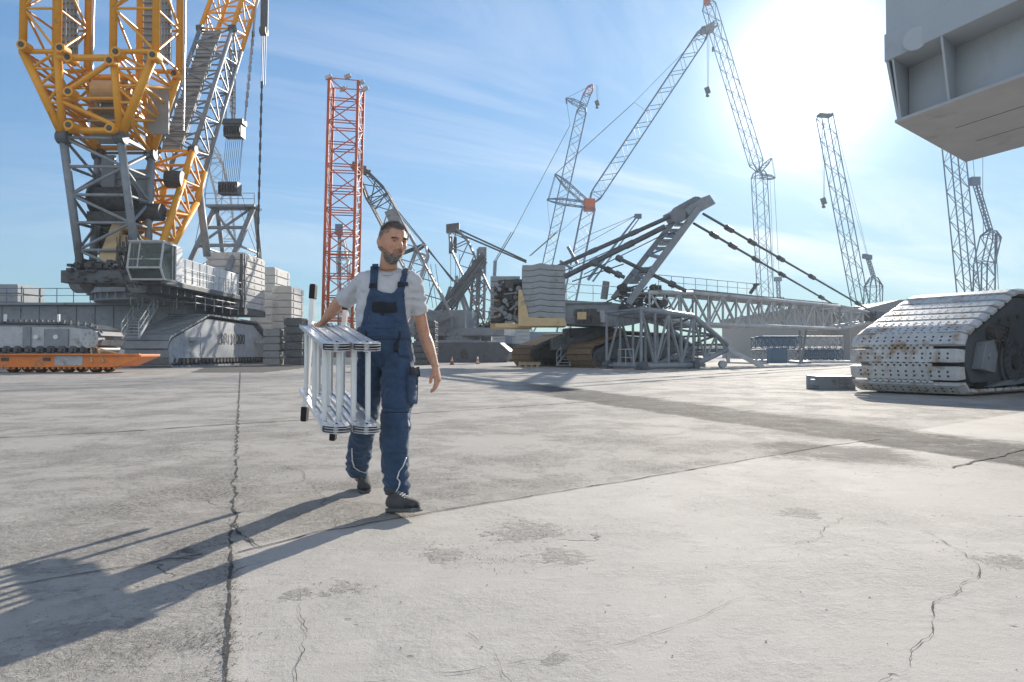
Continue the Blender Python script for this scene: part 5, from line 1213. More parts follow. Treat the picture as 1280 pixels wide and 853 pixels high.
# ---------------------------------------------------------------- the walking man
def skin_mat():
    m = mat('skin', (.60, .33, .22), .5, var=.16, vs=28, bump=.25, bscale=260, spec=.35); b = m.node_tree.nodes['Principled BSDF']
    b.inputs['Subsurface Weight'].default_value = .12; b.inputs['Subsurface Radius'].default_value = (1, .3, .15); b.inputs['Subsurface Scale'].default_value = .012; return m
M['skin'] = skin_mat()
def cloth(name, col, bs=220, var=.1, bump=.35):
    m = mat(name, col, .9, var=var, vs=9, bump=bump, bscale=bs, spec=.15, sheen=.25); return m
M['tee'] = cloth('grey_jersey', (.58, .59, .62), var=.06); M['navy'] = cloth('navy_work_fabric', (.050, .085, .150), var=.25); M['navy2'] = cloth('dark_pocket_fabric', (.028, .032, .042), var=.2)
M['piping'] = mat('reflective_piping', (.75, .76, .78), .4, var=.05); M['shoe'] = cloth('grey_suede', (.085, .078, .074), 90, .35); M['sole'] = mat('grey_rubber_sole', (.12, .122, .12), .8, var=.12, vs=30, dirt=(.4, .39, .37), dirt_amt=.2, dirt_scale=20)
M['hair'] = mat('greying_hair', (.20, .175, .155), .6, var=.4, vs=60, dirt=(.42, .41, .40), dirt_amt=.5, dirt_scale=70)
M['brow'] = mat('dark_eyebrow_hair', (.05, .04, .035), .7); M['eye'] = mat('eye_white', (.55, .52, .5), .2, var=.02); M['iris'] = mat('dark_iris', (.03, .02, .015), .2); M['lip'] = mat('lips', (.33, .13, .11), .5)

def loft(mb, pts, rad, n=24, ref=(1, 0, 0), sub=6, sup=2.0):
    """smooth tapered limb through pts; rad: (r along ref side, r across)"""
    pts = [Vector(p) for p in pts]; rad = [(r, r) if isinstance(r, (int, float)) else r for r in rad]; ref = Vector(ref)
    N_ = len(pts); P_ = []; R_ = []
    for i in range(N_-1):
        p0 = pts[max(0, i-1)]; p1 = pts[i]; p2 = pts[i+1]; p3 = pts[min(N_-1, i+2)]
        for k in range(sub):
            t = k/sub; P_.append(.5*((2*p1)+(p2-p0)*t+(2*p0-5*p1+4*p2-p3)*t*t+(3*p1-p0-3*p2+p3)*t**3))
            e = t*t*(3-2*t); R_.append((rad[i][0]*(1-e)+rad[i+1][0]*e, rad[i][1]*(1-e)+rad[i+1][1]*e))
    P_.append(pts[-1]); R_.append(rad[-1])
    vs = []; m = len(P_)
    for i in range(m):
        d = (P_[min(m-1, i+1)]-P_[max(0, i-1)]).normalized(); s = (ref-d*ref.dot(d)).normalized(); w = d.cross(s)
        for k in range(n):
            a = 2*math.pi*k/n; c, q = math.cos(a), math.sin(a); c = math.copysign(abs(c)**(2/sup), c); q = math.copysign(abs(q)**(2/sup), q)
            vs.append(P_[i]+s*c*R_[i][0]+w*q*R_[i][1])
    fs = [(i*n+k, i*n+(k+1) % n, (i+1)*n+(k+1) % n, (i+1)*n+k) for i in range(m-1) for k in range(n)]
    b = len(vs); d0 = (P_[0]-P_[1]).normalized(); d1 = (P_[-1]-P_[-2]).normalized()
    vs += [P_[0]+d0*min(R_[0])*.5, P_[-1]+d1*min(R_[-1])*.5]
    fs += [(b, (k+1) % n, k) for k in range(n)]+[(b+1, (m-1)*n+k, (m-1)*n+(k+1) % n) for k in range(n)]
    mb.add(vs, fs); return P_, R_
def remesh(mb, vox, smooth=4, name='m', fn=None):
    me = bpy.data.meshes.new('tmp'); me.from_pydata([tuple(v) for v in mb.v], [], mb.f); me.update()
    o = bpy.data.objects.new('tmp', me); COL.objects.link(o)
    r = o.modifiers.new('r', 'REMESH'); r.mode = 'VOXEL'; r.voxel_size = vox
    if smooth: s = o.modifiers.new('s', 'SMOOTH'); s.factor = .5; s.iterations = smooth
    bpy.context.view_layer.update()
    m2 = bpy.data.meshes.new_from_object(o.evaluated_get(bpy.context.evaluated_depsgraph_get())); bpy.data.objects.remove(o)
    n = len(m2.vertices); co_ = np.empty(n*3); m2.vertices.foreach_get('co', co_); no = np.empty(n*3); m2.vertices.foreach_get('normal', no)
    co_ = co_.reshape(-1, 3); no = no.reshape(-1, 3)
    if fn:
        d = np.array([fn(Vector(c), Vector(q)) for c, q in zip(co_, no)]); co_ = co_+no*d[:, None]
        m2.vertices.foreach_set('co', co_.ravel()); m2.update()
    return m2
def link(me, name, m, parent):
    o0 = origin(parent); me.transform(Matrix.Translation(-o0)); me.materials.clear(); me.materials.append(m); me.polygons.foreach_set('use_smooth', [True]*len(me.polygons)); me.name = name
    o = bpy.data.objects.new(name, me); COL.objects.link(o); o.parent = parent; return o
def bvh(me, off=Vector((0, 0, 0))): return BVHTree.FromPolygons([v.co+off for v in me.vertices], [tuple(p.vertices) for p in me.polygons])
EYE = Vector((0, 0, H))
def cast(tree, px, py, d0=3.0):
    v = (P(px, py, 4.5)-EYE).normalized(); h = tree.ray_cast(EYE+v*d0, v)
    return (h[0], h[1]) if h[0] is not None else (None, None)
def patch_on(tree, rows, off, cols=14, th=.003, name='p', m=None, parent=None, fallback=4.4):
    """rows: list of (y, x0, x1) outlines of a cloth piece lying on the body surface"""
    rr = []
    for (ya, a0, a1), (yb, b0, b1) in zip(rows, rows[1:]):
        k = max(1, round(abs(yb-ya)/1.6))
        for i in range(k): t = i/k; rr.append((ya+(yb-ya)*t, a0+(b0-a0)*t, a1+(b1-a1)*t))
    rr.append(rows[-1]); vs = []; last = fallback
    for y, a, b in rr:
        row = []
        for c in range(cols+1):
            x = a+(b-a)*c/cols; h, nrm = cast(tree, x, y)
            row.append((x, y, h, nrm))
        ok = [q for q in row if q[2] is not None]
        for i, (x, yy, h, nrm) in enumerate(row):
            if h is None:
                nb = min(ok, key=lambda q: abs(q[0]-x)) if ok else None
                d = (nb[2].y if nb else last); h = P(x, yy, d); nrm = nb[3] if nb else Vector((0, -1, 0))
            last = h.y; vs.append((h, nrm))
    # smooth depth a little
    nr = len(rr); nc = cols+1; ys = np.array([v[0].y for v in vs]).reshape(nr, nc)
    for _ in range(2):
        q = ys.copy(); q[1:-1, :] = np.minimum(ys[1:-1, :], (ys[:-2, :]+ys[2:, :]+2*ys[1:-1, :])/4); ys = q
    pts = []
    for i, (h, nrm) in enumerate(vs): p = Vector((h.x, ys.flat[i], h.z)); pts.append(p+nrm*off)
    mb = MB(); mb.add(pts, [(r*nc+c, (r+1)*nc+c, (r+1)*nc+c+1, r*nc+c+1) for r in range(nr-1) for c in range(cols)])
    o = mb.build(name, m, parent, smooth=True)
    s = o.modifiers.new('s', 'SOLIDIFY'); s.thickness = th; s.offset = 0; return o

def hand(mb, wrist, D, Nn, T, curl, sc=1.0, thumb=(.75, .5), tcurl=.5):
    """D: wrist to fingers, Nn: out of the palm, T: toward the thumb; curl: per finger list of three joint angles"""
    D = Vector(D).normalized(); T = Vector(T); T = (T-D*T.dot(D)).normalized(); Nn = Vector(Nn); Nn = (Nn-D*Nn.dot(D)-T*Nn.dot(T)).normalized()
    w = Vector(wrist); pl = .092*sc
    loft(mb, [w-D*.02*sc, w+D*.02*sc, w+D*.055*sc, w+D*pl], [(.027*sc, .021*sc), (.034*sc, .020*sc), (.042*sc, .019*sc), (.041*sc, .014*sc)], 16, T)
    loft(mb, [w+D*.018*sc+T*.012*sc+Nn*.006*sc, w+D*.045*sc+T*.026*sc+Nn*.010*sc, w+D*.066*sc+T*.03*sc+Nn*.006*sc], [.018*sc, .017*sc, .012*sc], 10, T)
    Ls = ((.044, .026, .021), (.048, .030, .023), (.045, .028, .022), (.036, .021, .019)); offs = (.031, .0105, -.0105, -.030)
    for f in range(4):
        p = w+D*(pl-.012*sc+(.004, .008, .004, -.006)[f]*sc)+T*offs[f]*sc; a = 0; pts = [p-D*.018*sc, p]
        sp = (offs[f])*1.2
        for L, c in zip(Ls[f], curl[f]):
            a += c; v = D*math.cos(a)+Nn*math.sin(a)+T*sp*math.cos(a); p = p+v.normalized()*L*sc; pts.append(p)
        r = (.0098, .0098, .0092, .0082)[f]*sc
        loft(mb, pts, [r*.95, r*1.08, r*1.0, r*.92, r*.72], 10, T, sub=4)
    p = w+D*.022*sc+T*.022*sc+Nn*.006*sc; v0 = (D*thumb[0]+T*thumb[1]+Nn*.35).normalized(); v1 = (D*(thumb[0]+.3)+T*(thumb[1]-tcurl)+Nn*.5).normalized(); v2 = (D*(thumb[0]+.4)+T*(thumb[1]-tcurl*1.6)+Nn*.6).normalized()
    loft(mb, [p, p+v0*.035*sc, p+v0*.035*sc+v1*.032*sc, p+v0*.035*sc+v1*.032*sc+v2*.026*sc], [.0135*sc, .012*sc, .0108*sc, .0085*sc], 10, Nn, sub=4)

YAW = R(38); HC = P(490.5, 303.2, 4.42)
# head frame: f is where the face looks, l is the man's left
hf = Vector((math.sin(YAW), -math.cos(YAW), -.07)).normalized(); hl = Vector((math.cos(YAW), math.sin(YAW), .0)); hl = (hl-hf*hl.dot(hf)).normalized(); hu = hl.cross(hf)*-1
if hu.z < 0: hu = -hu
HS = 1.04
def hp(x, y, z): return HC+(hl*x+hf*y+hu*z)*HS
def ss(a, b, x): t = max(0, min(1, (x-a)/(b-a))); return t*t*(3-2*t)
def gs(x, s): return math.exp(-(x/s)**2)
def head_pt(n):
    x, y, z = n
    ex = 2.25
    k = (abs(x)**ex+abs(y)**ex+abs(z)**ex)**(-1/ex); x, y, z = x*k, y*k, z*k
    X, Y, Zz = x*.082, y*.098, z*.122
    if Zz < .0: # jaw narrows, back of the skull tucks into the neck
        q = ss(0, -.115, Zz); X *= 1-.30*q**1.4; Y = Y*(1-.06*q) if Y > 0 else Y*(1-.55*ss(-.02, -.11, Zz))
    if Y > 0 and Zz > .05: Y *= 1-.10*ss(.05, .12, Zz)
    if Y < 0: Y *= 1.06
    X *= 1-.07*gs(Zz-.035, .02)*(1 if Y > .03 else 0)
    if Y > 0:
        ax = abs(X); fr = ss(.0, .05, Y)
        d = 0
        d += .0105*gs(Zz-.024, .010)*gs(ax-.026, .026)                      # brow ridge
        d -= .0200*gs(Zz-.005, .0115)*gs(ax-.031, .0135)                      # eye sockets
        d += .007*gs(Zz+.024, .014)*gs(ax-.048, .016)                       # cheekbones
        d -= .005*gs(Zz+.050, .018)*gs(ax-.045, .014)                       # hollow cheeks
        t = ss(.020, -.034, Zz)
        nose = gs(X, .0085+.004*t)*(.005+.026*t)*ss(.028, .004, Zz)*ss(-.050, -.040, Zz); d += nose
        d += .007*gs(ax-.0135, .006)*gs(Zz+.039, .007)                      # nostril wings
        d += .0065*gs(Zz+.062, .0055)*gs(X, .021)+.0070*gs(Zz+.075, .0060)*gs(X, .018)-.0030*gs(Zz+.0685, .0022)*gs(X, .024)
        d -= .005*gs(Zz+.086, .006)*gs(X, .02)
        d += .014*gs(Zz+.100, .014)*gs(X, .024)
        d -= .004*gs(ax-.027, .0045)*gs(Zz+.052, .016)                      # folds beside the mouth
        d -= .0018*(gs(Zz-.052, .0025)+gs(Zz-.063, .0025)+gs(Zz-.074, .0022))*gs(X, .035)
        Y += d*fr
    return X, Y, Zz
def man():
    t = thing('person', (-.85, 4.5, 0), 'bearded man in navy dungarees and grey t-shirt walking with a folded ladder', 'person')
    SR, SL = P(458, 352, 4.52), P(515, 353, 4.50)
    ER, WR = P(424.5, 377, 4.74), P(404, 402.5, 4.86)
    EL, WL = P(530, 417, 4.62), P(544.5, 459, 4.56)
    # ---- body
    mb = MB(); nu, nv = 150, 120; vs = []
    for j in range(nv+1):
        ph = math.pi*j/nv
        for i in range(nu):
            th = 2*math.pi*i/nu; vs.append(hp(*head_pt((math.sin(ph)*math.cos(th), math.sin(ph)*math.sin(th), math.cos(ph)))))
    mb.add(vs, [(j*nu+i, (j+1)*nu+i, (j+1)*nu+(i+1) % nu, j*nu+(i+1) % nu) for j in range(nv) for i in range(nu)])
    for e in (-1, 1):   # ears
        MM = Matrix((hl, hf, hu)).transposed() @ Matrix.Rotation(R(30)*e, 3, 'Z') @ Matrix.Rotation(R(-12), 3, 'X')
        mb.ball(hp(e*.0875, -.010, .004), .0085, .019, .033, 16, 12, M=MM); mb.ball(hp(e*.084, -.004, -.022), .007, .010, .012, 12, 8, M=MM)
    nb = P(484.5, 347, 4.53)
    loft(mb, [nb-Vector((0, 0, .06)), nb, hp(0, -.035, -.085), hp(0, -.02, -.02)], [(.075, .07), (.064, .062), (.057, .060), (.05, .055)], 24)
    ch = P(484, 365, 4.53); pv = P(481, 440, 4.53)
    loft(mb, [pv, P(481, 410, 4.53), ch, nb-Vector((0, 0, .04))], [(.14, .10), (.13, .095), (.16, .095), (.10, .075)], 24)
    loft(mb, [P(464, 354, 4.54), SR, lerp(SR, ER, .5), ER, lerp(ER, WR, .35), WR], [.05, .054, .048, (.042, .042), (.045, .040), (.029, .024)], 18, (0, 1, 0))
    loft(mb, [P(505, 354, 4.54), SL, lerp(SL, EL, .45), EL, lerp(EL, WL, .32), WL], [.046, .048, .045, (.040, .043), (.042, .046), (.024, .029)], 18, (1, 0, 0))
    hd = (Vector((.005, .02, -1))).normalized()
    hand(mb, WL, (WL-EL).normalized()*.75+Vector((-.05, -.12, -.9))*.5, (-1, -.15, 0), (-.35, -1, 0), [(.25, .45, .3), (.35, .55, .4), (.45, .6, .45), (.5, .65, .45)], 1.0, (.9, .45), .35)
    hand(mb, WR+Vector((-.004, 0, -.006)), (-.62, .10, -.28), (.28, .0, -.93), (.15, -1, -.15), [(.75, .95, .5)]*4, 1.0, (.75, .65), .4)
    # legs inside the trousers
    hR, kR, aR = P(466, 443, 4.53), P(453.5, 525, 4.62), P(450, 598, 4.90)
    hL, kL, aL = P(497, 443, 4.50), P(494.5, 525, 4.30), P(496.5, 619, 4.22)
    for a, b, c in ((hR, kR, aR), (hL, kL, aL)): loft(mb, [a, lerp(a, b, .5), b, lerp(b, c, .35), c], [.078, .068, .052, .052, .036], 16)
    def fb(c, n): return .0006*noise.noise(c*60)
    me = remesh(mb, .0032, 2, fn=fb); body = link(me, 'body', M['skin'], t); o0 = origin(t)
    tb = bvh(me, o0)
    # ---- t-shirt
    mb = MB()
    def X(px, d=4.53): return (px-640)/F*d
    rows = [(431, 481, 31, .118), (415, 479.5, 31.5, .122), (400, 478.5, 33, .126), (385, 480, 34.5, .130), (368, 482.5, 36.5, .128), (354, 484.5, 35, .118), (345, 485, 29, .100), (338.5, 485, 20.5, .078), (335.5, 485, 15, .064)]
    loft(mb, [P(a, y, 4.53) for y, a, w, d in rows], [(w/F*4.53, d) for y, a, w, d in rows], 40, sub=4, sup=2.25)
    cR = lerp(SR, ER, .80); loft(mb, [P(467, 354, 4.54), SR+Vector((0, 0, .006)), lerp(SR, ER, .45)+Vector((0, 0, -.006)), cR+Vector((0, 0, -.012))], [.066, .068, .068, .069], 24, (0, 1, 0))
    cL = lerp(SL, EL, .60); loft(mb, [P(502, 354, 4.53), SL, lerp(SL, EL, .3), cL], [.064, .070, .067, .060], 24, (1, 0, 0))
    def ft(c, n):
        v = noise.noise(Vector((c.x*7, c.y*7, c.z*13+c.x*9)))*.011+noise.noise(Vector((c.x*22+c.z*18, c.y*18, c.z*30)))*.0055
        # drag lines from the raised shoulder across the side
        v += .008*math.sin((c.z*.8-c.x*.9)*70+noise.noise(c*8)*3)*gs(c.x-(-1.02), .08)*gs(c.z-1.30, .12)
        v += .007*math.sin(c.z*95+noise.noise(c*9)*4)*(1 if c.x > -.72 else .2)*gs(c.z-1.32, .10)
        v += .0055*math.sin(c.x*80+c.z*30+noise.noise(c*12)*3)*gs(c.z-1.12, .07)
        return v
    me = remesh(mb, .006, 3, fn=ft); tee = link(me, 't_shirt', M['tee'], t); tt = bvh(me, o0)
    g = MB(); nk = 30; cc = P(484.8, 339.6, 4.50)
    ringp = [cc+Vector((math.cos(a)*.079, math.sin(a)*.071-.0, .030*math.sin(a)+.004*abs(math.cos(a)))) for a in [6.283*k/nk for k in range(nk+1)]]
    g.path(ringp, .0062, 8); g.build('collar', M['tee'], tee, smooth=True)
    g = MB(); g.path([cc+Vector((math.cos(a)*.066, math.sin(a)*.064-.004, .026+.024*math.sin(a))) for a in [6.283*k/nk for k in range(nk+1)]], .0018, 6); g.build('necklace', M['dark'], body)
    # ---- dungarees: legs, hips and waist
    mb = MB()
    rows = [(456, 483, 35, .130), (442, 482, 34.5, .138), (428, 481, 33, .136), (417, 480, 32.4, .134), (408, 479, 32.2, .131)]
    loft(mb, [P(a, y, 4.53) for y, a, w, d in rows], [(w/F*4.53, d) for y, a, w, d in rows], 36, sub=4, sup=2.3)
    lR = [P(467, 445, 4.53), P(462, 478, 4.55), P(455.5, 525, 4.62), P(450, 562, 4.76), P(447, 588, 4.87)]
    loft(mb, lR, [(.098, .118), (.098, .112), (.084, .094), (.082, .092), (.078, .088)], 28, sub=6)
    lL = [P(498, 445, 4.52), P(498, 482, 4.42), P(494.5, 525, 4.31), P(494, 565, 4.27), P(497, 617, 4.22)]
    loft(mb, lL, [(.098, .120), (.109, .118), (.094, .098), (.090, .092), (.073, .080)], 28, sub=6)
    def fp(c, n):
        v = noise.noise(Vector((c.x*8, c.y*8, c.z*10)))*.013+noise.noise(Vector((c.x*20, c.y*20, c.z*34+c.x*14)))*.0075
        kn = gs(c.z-.52, .09)+gs(c.z-.20, .10)+.7*gs(c.z-.80, .08)
        s = math.sin(c.z*105+math.sin(c.x*24)*2.2+noise.noise(c*10)*4.2); v += .008*kn*s*(1-.35*abs(s))
        v += .004*math.sin((c.z+c.x*1.4)*60+noise.noise(c*7)*3)*gs(c.z-.92, .10)
        return v
    me = remesh(mb, .0062, 3, fn=fp); dun = link(me, 'dungarees', M['navy'], t); td = bvh(me, o0)
    # union tree of shirt and trousers for the pieces sewn on top
    vv = []; ff = []
    for o in (tee, dun):
        b = len(vv); vv += [v.co+o0 for v in o.data.vertices]; ff += [tuple(b+i for i in p.vertices) for p in o.data.polygons]
    tu = BVHTree.FromPolygons(vv, ff)
    patch_on(tu, [(363, 463, 473), (366, 462, 479), (369, 461, 500), (371, 460, 504.5), (385, 457, 505.5), (400, 454, 507), (412, 451, 510.5), (424, 449.5, 512)], .009, 34, .005, 'bib', M['navy'], dun)
    # neckline of the bib reaches up to the buckles
    patch_on(tu, [(360, 496.5, 504), (366, 492, 505), (371, 480, 505)], .010, 14, .005, 'bib', M['navy'], dun)
    patch_on(tu, [(378, 466, 495), (386, 465.5, 495.5), (391, 466, 494)], .0155, 18, .005, 'bib_pocket_flap', M['navy2'], dun)
    patch_on(tu, [(390, 463, 497), (404, 461, 498), (411, 466, 494)], .0125, 18, .004, 'bib_pocket', M['navy'], dun)
    patch_on(tu, [(391, 476, 481), (394.5, 477, 480.5)], .018, 4, .004, 'pull_tab', M['navy2'], dun)
    patch_on(tu, [(416.5, 449, 511.5), (421.5, 448.5, 512)], .0125, 34, .005, 'waistband', M['navy'], dun)
    for x in (458, 497): patch_on(tu, [(414, x, x+2.6), (424, x, x+2.6)], .017, 3, .003, 'belt_loop', M['navy2'], dun)
    for rows_, b in (([(330, 465.5, 473), (340, 463.5, 472.5), (357, 462.6, 471.8), (364, 463, 472)], (357.5, 462, 472.3)), ([(336.5, 503.5, 510), (343, 502, 509.5), (352, 499, 507.5), (363, 496.5, 504.8)], (356, 496.2, 506))):
        patch_on(tu, rows_, .0075, 6, .005, 'strap', M['navy'], dun)
        patch_on(tu, [(b[0]-2.6, b[1]+.4, b[2]-.4), (b[0]+3.2, b[1]+.2, b[2]-.8)], .013, 5, .005, 'buckle', M['navy2'], dun)
    # straps over the shoulders and down the back
    for x0, x1, y0 in ((465.5, 473, 331), (503.5, 510, 337)):
        a = P((x0+x1)/2, y0, 4.47); pts = []
        for k in range(14):
            f = k/13; q = Vector((a.x+(-.83-a.x)*f*.5, 4.42+.02+.26*f, 1.75)); h = tt.ray_cast(q, Vector((0, 0, -1)))
            if h[0] is not None and h[0].z > 1.33: pts.append(h[0]+h[1]*.006)
        for k in range(8):
            q = Vector((a.x+(-.83-a.x)*(.5+.05*k), 5.2, 1.46-.05*k)); h = tt.ray_cast(q, Vector((0, -1, 0)))
            if h[0] is not None: pts.append(h[0]+h[1]*.006)
        g = MB(); vs = []
        for k, q in enumerate(pts): w = .019; vs += [q-Vector((w, 0, 0)), q+Vector((w, 0, 0))]
        g.add(vs, [(2*i, 2*i+1, 2*i+3, 2*i+2) for i in range(len(pts)-1)]); o = g.build('strap', M['navy'], dun, smooth=True); s = o.modifiers.new('s', 'SOLIDIFY'); s.thickness = .005
    patch_on(td, [(463, 509.5, 519.5), (468, 508.8, 520.6), (500, 508.5, 519.5), (504, 510, 518.5)], .015, 8, .016, 'cargo_pocket', M['navy'], dun)
    patch_on(td, [(461, 509, 520), (470, 508.5, 521)], .026, 8, .006, 'pocket_flap', M['navy2'], dun)
    patch_on(td, [(512, 478.5, 511), (516, 478, 511.5)], .006, 16, .005, 'knee_seam', M['navy'], dun)
    patch_on(td, [(517, 479, 510.5), (540, 478.5, 511), (566, 478.5, 510)], .004, 18, .004, 'knee_pad', M['navy2' if False else 'navy'], dun)
    patch_on(td, [(428, 493, 497.5), (431, 492.5, 498), (441, 493, 497)], .010, 4, .008, 'tool_clip', M['black'], dun)
    patch_on(td, [(424, 498.5, 508), (434, 496, 509.5), (446, 499, 513)], .006, 8, .004, 'hip_pocket', M['navy'], dun)
    def stripe(pts, w=1.3):
        rows_ = [(y, x-w/2, x+w/2) for x, y in pts]; patch_on(td, rows_, .0055, 2, .003, 'piping', M['piping'], dun)
    stripe([(507.5, 572), (504, 582), (498.5, 592), (496.5, 597)]); stripe([(496.2, 597), (500, 602), (498, 610), (494, 618)])
    stripe([(441, 560), (441.5, 575), (444, 584)]); stripe([(444, 584), (450, 588), (458.5, 591.5)])
    stripe([(509.5, 525), (511, 533)], 1.6)
    # ---- shoes
    def shoe(heel, toe, up=.0, name='shoe'):
        u = (toe-heel); L = u.length; u.normalize(); Z = Vector((0, 0, 1)); s = u.cross(Z).normalized(); z = s.cross(u)
        sec = [(0, .030, .060), (.03, .036, .088), (.08, .037, .108), (.13, .039, .098), (.17, .044, .076), (.22, .049, .060), (.26, .046, .052), (.285, .034, .042), (.296, .016, .026)]
        vs = []; n = 20
        for a, w, h in sec:
            c = heel+u*a*L/.296
            for k in range(n):
                g_ = 2*math.pi*k/n; x = math.cos(g_); y = math.sin(g_)
                x = math.copysign(abs(x)**.8, x); yy = (y*.5+.5)*h if y > 0 else (.5+y*.5)*h
                vs.append(c+s*x*w*(1-.25*max(0, y))+z*(.018+yy))
        g = MB(); m = len(sec); g.add(vs, [(i*n+k, i*n+(k+1) % n, (i+1)*n+(k+1) % n, (i+1)*n+k) for i in range(m-1) for k in range(n)]+[tuple(range(n))[::-1], tuple((m-1)*n+k for k in range(n))])
        o = g.build(name, M['shoe'], t, smooth=True); sd = o.modifiers.new('s', 'SUBSURF'); sd.levels = sd.render_levels = 1
        g = MB(); out = [(a, w+.001) for a, w, h in sec]; out[0] = (-.004, .024); out[-1] = (.298, .015)
        top = [heel+u*a*L/.296+s*w for a, w in out]+[heel+u*a*L/.296-s*w for a, w in out[::-1]]
        g.prism([p-z*0 for p in top], z*.020)
        for k in range(11):
            a = .012+k*.0265; g.obox(heel+u*a-z*.002, u*.007, s*.034, z*.004)
        so_ = g.build('sole', M['sole'], o, bevel=.003)
        g = MB()
        for k in range(5):
            a = .115+k*.022; hh = .104-.0085*k*1.1; c = heel+u*a*L/.296+z*(hh+.012); g.tube(c-s*.022, c+s*.022, .0028, 6)
            g.tube(c-s*.022, c+s*.022+u*.02-z*.008, .0025, 6)
        g.build('laces', M['lgrey'], o)
        g = MB(); loft(g, [heel+u*.222*L/.296+z*.030, heel+u*.262*L/.296+z*.029, heel+u*.296*L/.296+z*.024], [(.0505, .036), (.046, .030), (.020, .014)], 18, s, sub=4); g.build('toe_cap', M['navy2'], o, smooth=True)
        g = MB(); c = heel+u*.05*L/.296+z*.105; loft(g, [c, c+z*.028], [(.041, .046), (.038, .043)], 16, s, sub=3); g.build('ankle_collar', M['shoe'], o, smooth=True)
        return o
    shoe(Vector((-.755, 4.20, .004)), Vector((-.552, 4.015, .048)))
    shoe(Vector((-1.090, 5.00, .042)), Vector((-1.020, 4.745, .002)))
    # ---- face details
    for e in (-1, 1):
        c = hp(e*.0315, .0700, .0035); MM = Matrix((hl, hf, hu)).transposed()
        g = MB(); g.ball(c, .0115, .0080, .0036, 16, 10, M=MM, mi=0); i_ = hp(e*.0315+.003, .0765, .0035); g.ball(i_, .0046, .0035, .0046, 12, 8, M=MM, mi=1); g.build('eye', [M['eye'], M['iris']], body, smooth=True)
    hr = random.Random(21)
    MI = Matrix((hl, hf, hu))
    th_ = tb
    def on_head(x, y, z):   # nearest skin point outwards
        q = hp(x*2.4, y*2.4, z*2.4); v = (HC-q).normalized(); h = th_.ray_cast(q, v); return h[0], h[1]
    def hairs(name, cond, n, ln, wd, flow, seeds=1, sc=1.0, parent=body, zc=None):
        g = MB(); made = 0; tries = 0
        while made < n and tries < n*14:
            tries += 1
            v = Vector((hr.gauss(0, 1), hr.gauss(0, 1), hr.gauss(0, 1))).normalized(); x, y, z = head_pt(tuple(v))
            if not cond(x, y, z, hr.random()): continue
            p = hp(x, y, z); h = th_.find_nearest(p, .03)
            if h[0] is None: continue
            p, nrm = h[0], h[1]; f = flow(x, y, z); f = (f-nrm*f.dot(nrm)).normalized() if f.length > 0 else Vector((0, 0, 1))
            f = (f+Vector((hr.gauss(0, .3), hr.gauss(0, .3), hr.gauss(0, .3)))).normalized(); L = ln(x, y, z)*hr.uniform(.7, 1.2); s = f.cross(nrm).normalized()*wd*hr.uniform(.7, 1.3)
            a = p-nrm*.001; b = p+nrm*L*.45+f*L*.5; c = p+nrm*L*.62+f*L
            g.add([a-s, a+s, b+s*.8, b-s*.8, c], [(0, 1, 2, 3), (3, 2, 4)]); made += 1
        return g.build(name, M['brow'] if name == 'eyebrow' else M['hair'], parent)
    def scalp(x, y, z, r):
        line = .080+.006*gs(abs(x)-.035, .012)-.03*ss(.045, .065, abs(x))            # front hairline height
        if y > .03: return z > line+.0*r and True
        if y > .0: return z > .022+.03*(y/.03)*1.0-.02*r*0
        if y > -.02: return z > .012 
        return z > -.050
    hairs('hair', scalp, 6500, lambda x, y, z: .006+.013*ss(.05, .11, z), .0013, lambda x, y, z: (hf*.5+hl*.35+hu*-.1) if z > .07 else (hu*-.8-hf*.4))
    def beardc(x, y, z, r):
        if y < -.012: return False
        ax = abs(x)
        if gs(x, .021) > .45 and gs(z+.0685, .0085) > .35 and y > .05: return False      # lips
        if z < -.078: return True
        if y > .055: return z < -.046 and ax < .034 or (z < -.068)
        side = -.024-.046*ss(.0, .07, y)
        return z < side and r < .8
    hairs('beard', beardc, 4200, lambda x, y, z: .006+.004*ss(-.08, -.11, z), .0008, lambda x, y, z: hu*-1.0)
    def brow(x, y, z, r): return y > .04 and .012 < abs(x) < .050 and abs(z-(.0205+.002*(1-abs(abs(x)-.03)/.02))) < .0050
    hairs('eyebrow', brow, 900, lambda x, y, z: .010, .0012, lambda x, y, z: hl*(1 if x > 0 else -1))
    g = MB()
    # lips as a thin rosy patch on the mouth
    for z0, z1 in ((-.0675, -.0630), (-.0755, -.0695)):
        vs = []; k = 12
        for i in range(k+1):
            x = -.021+.042*i/k; e = math.sqrt(max(0, 1-(x/.0215)**2)); zm = (z0+z1)/2
            for zz_ in (zm-(z1-z0)*.5*e, zm+(z1-z0)*.5*e):
                q = hp(x, .18, zz_); h = tb.ray_cast(q, -hf); vs.append((h[0] if h[0] else hp(x, .09, zz_))+hf*.0012)
        g.add(vs, [(2*i, 2*i+2, 2*i+3, 2*i+1) for i in range(k)])
    g.build('lips', M['lip'], body, smooth=True)
    return t
man()

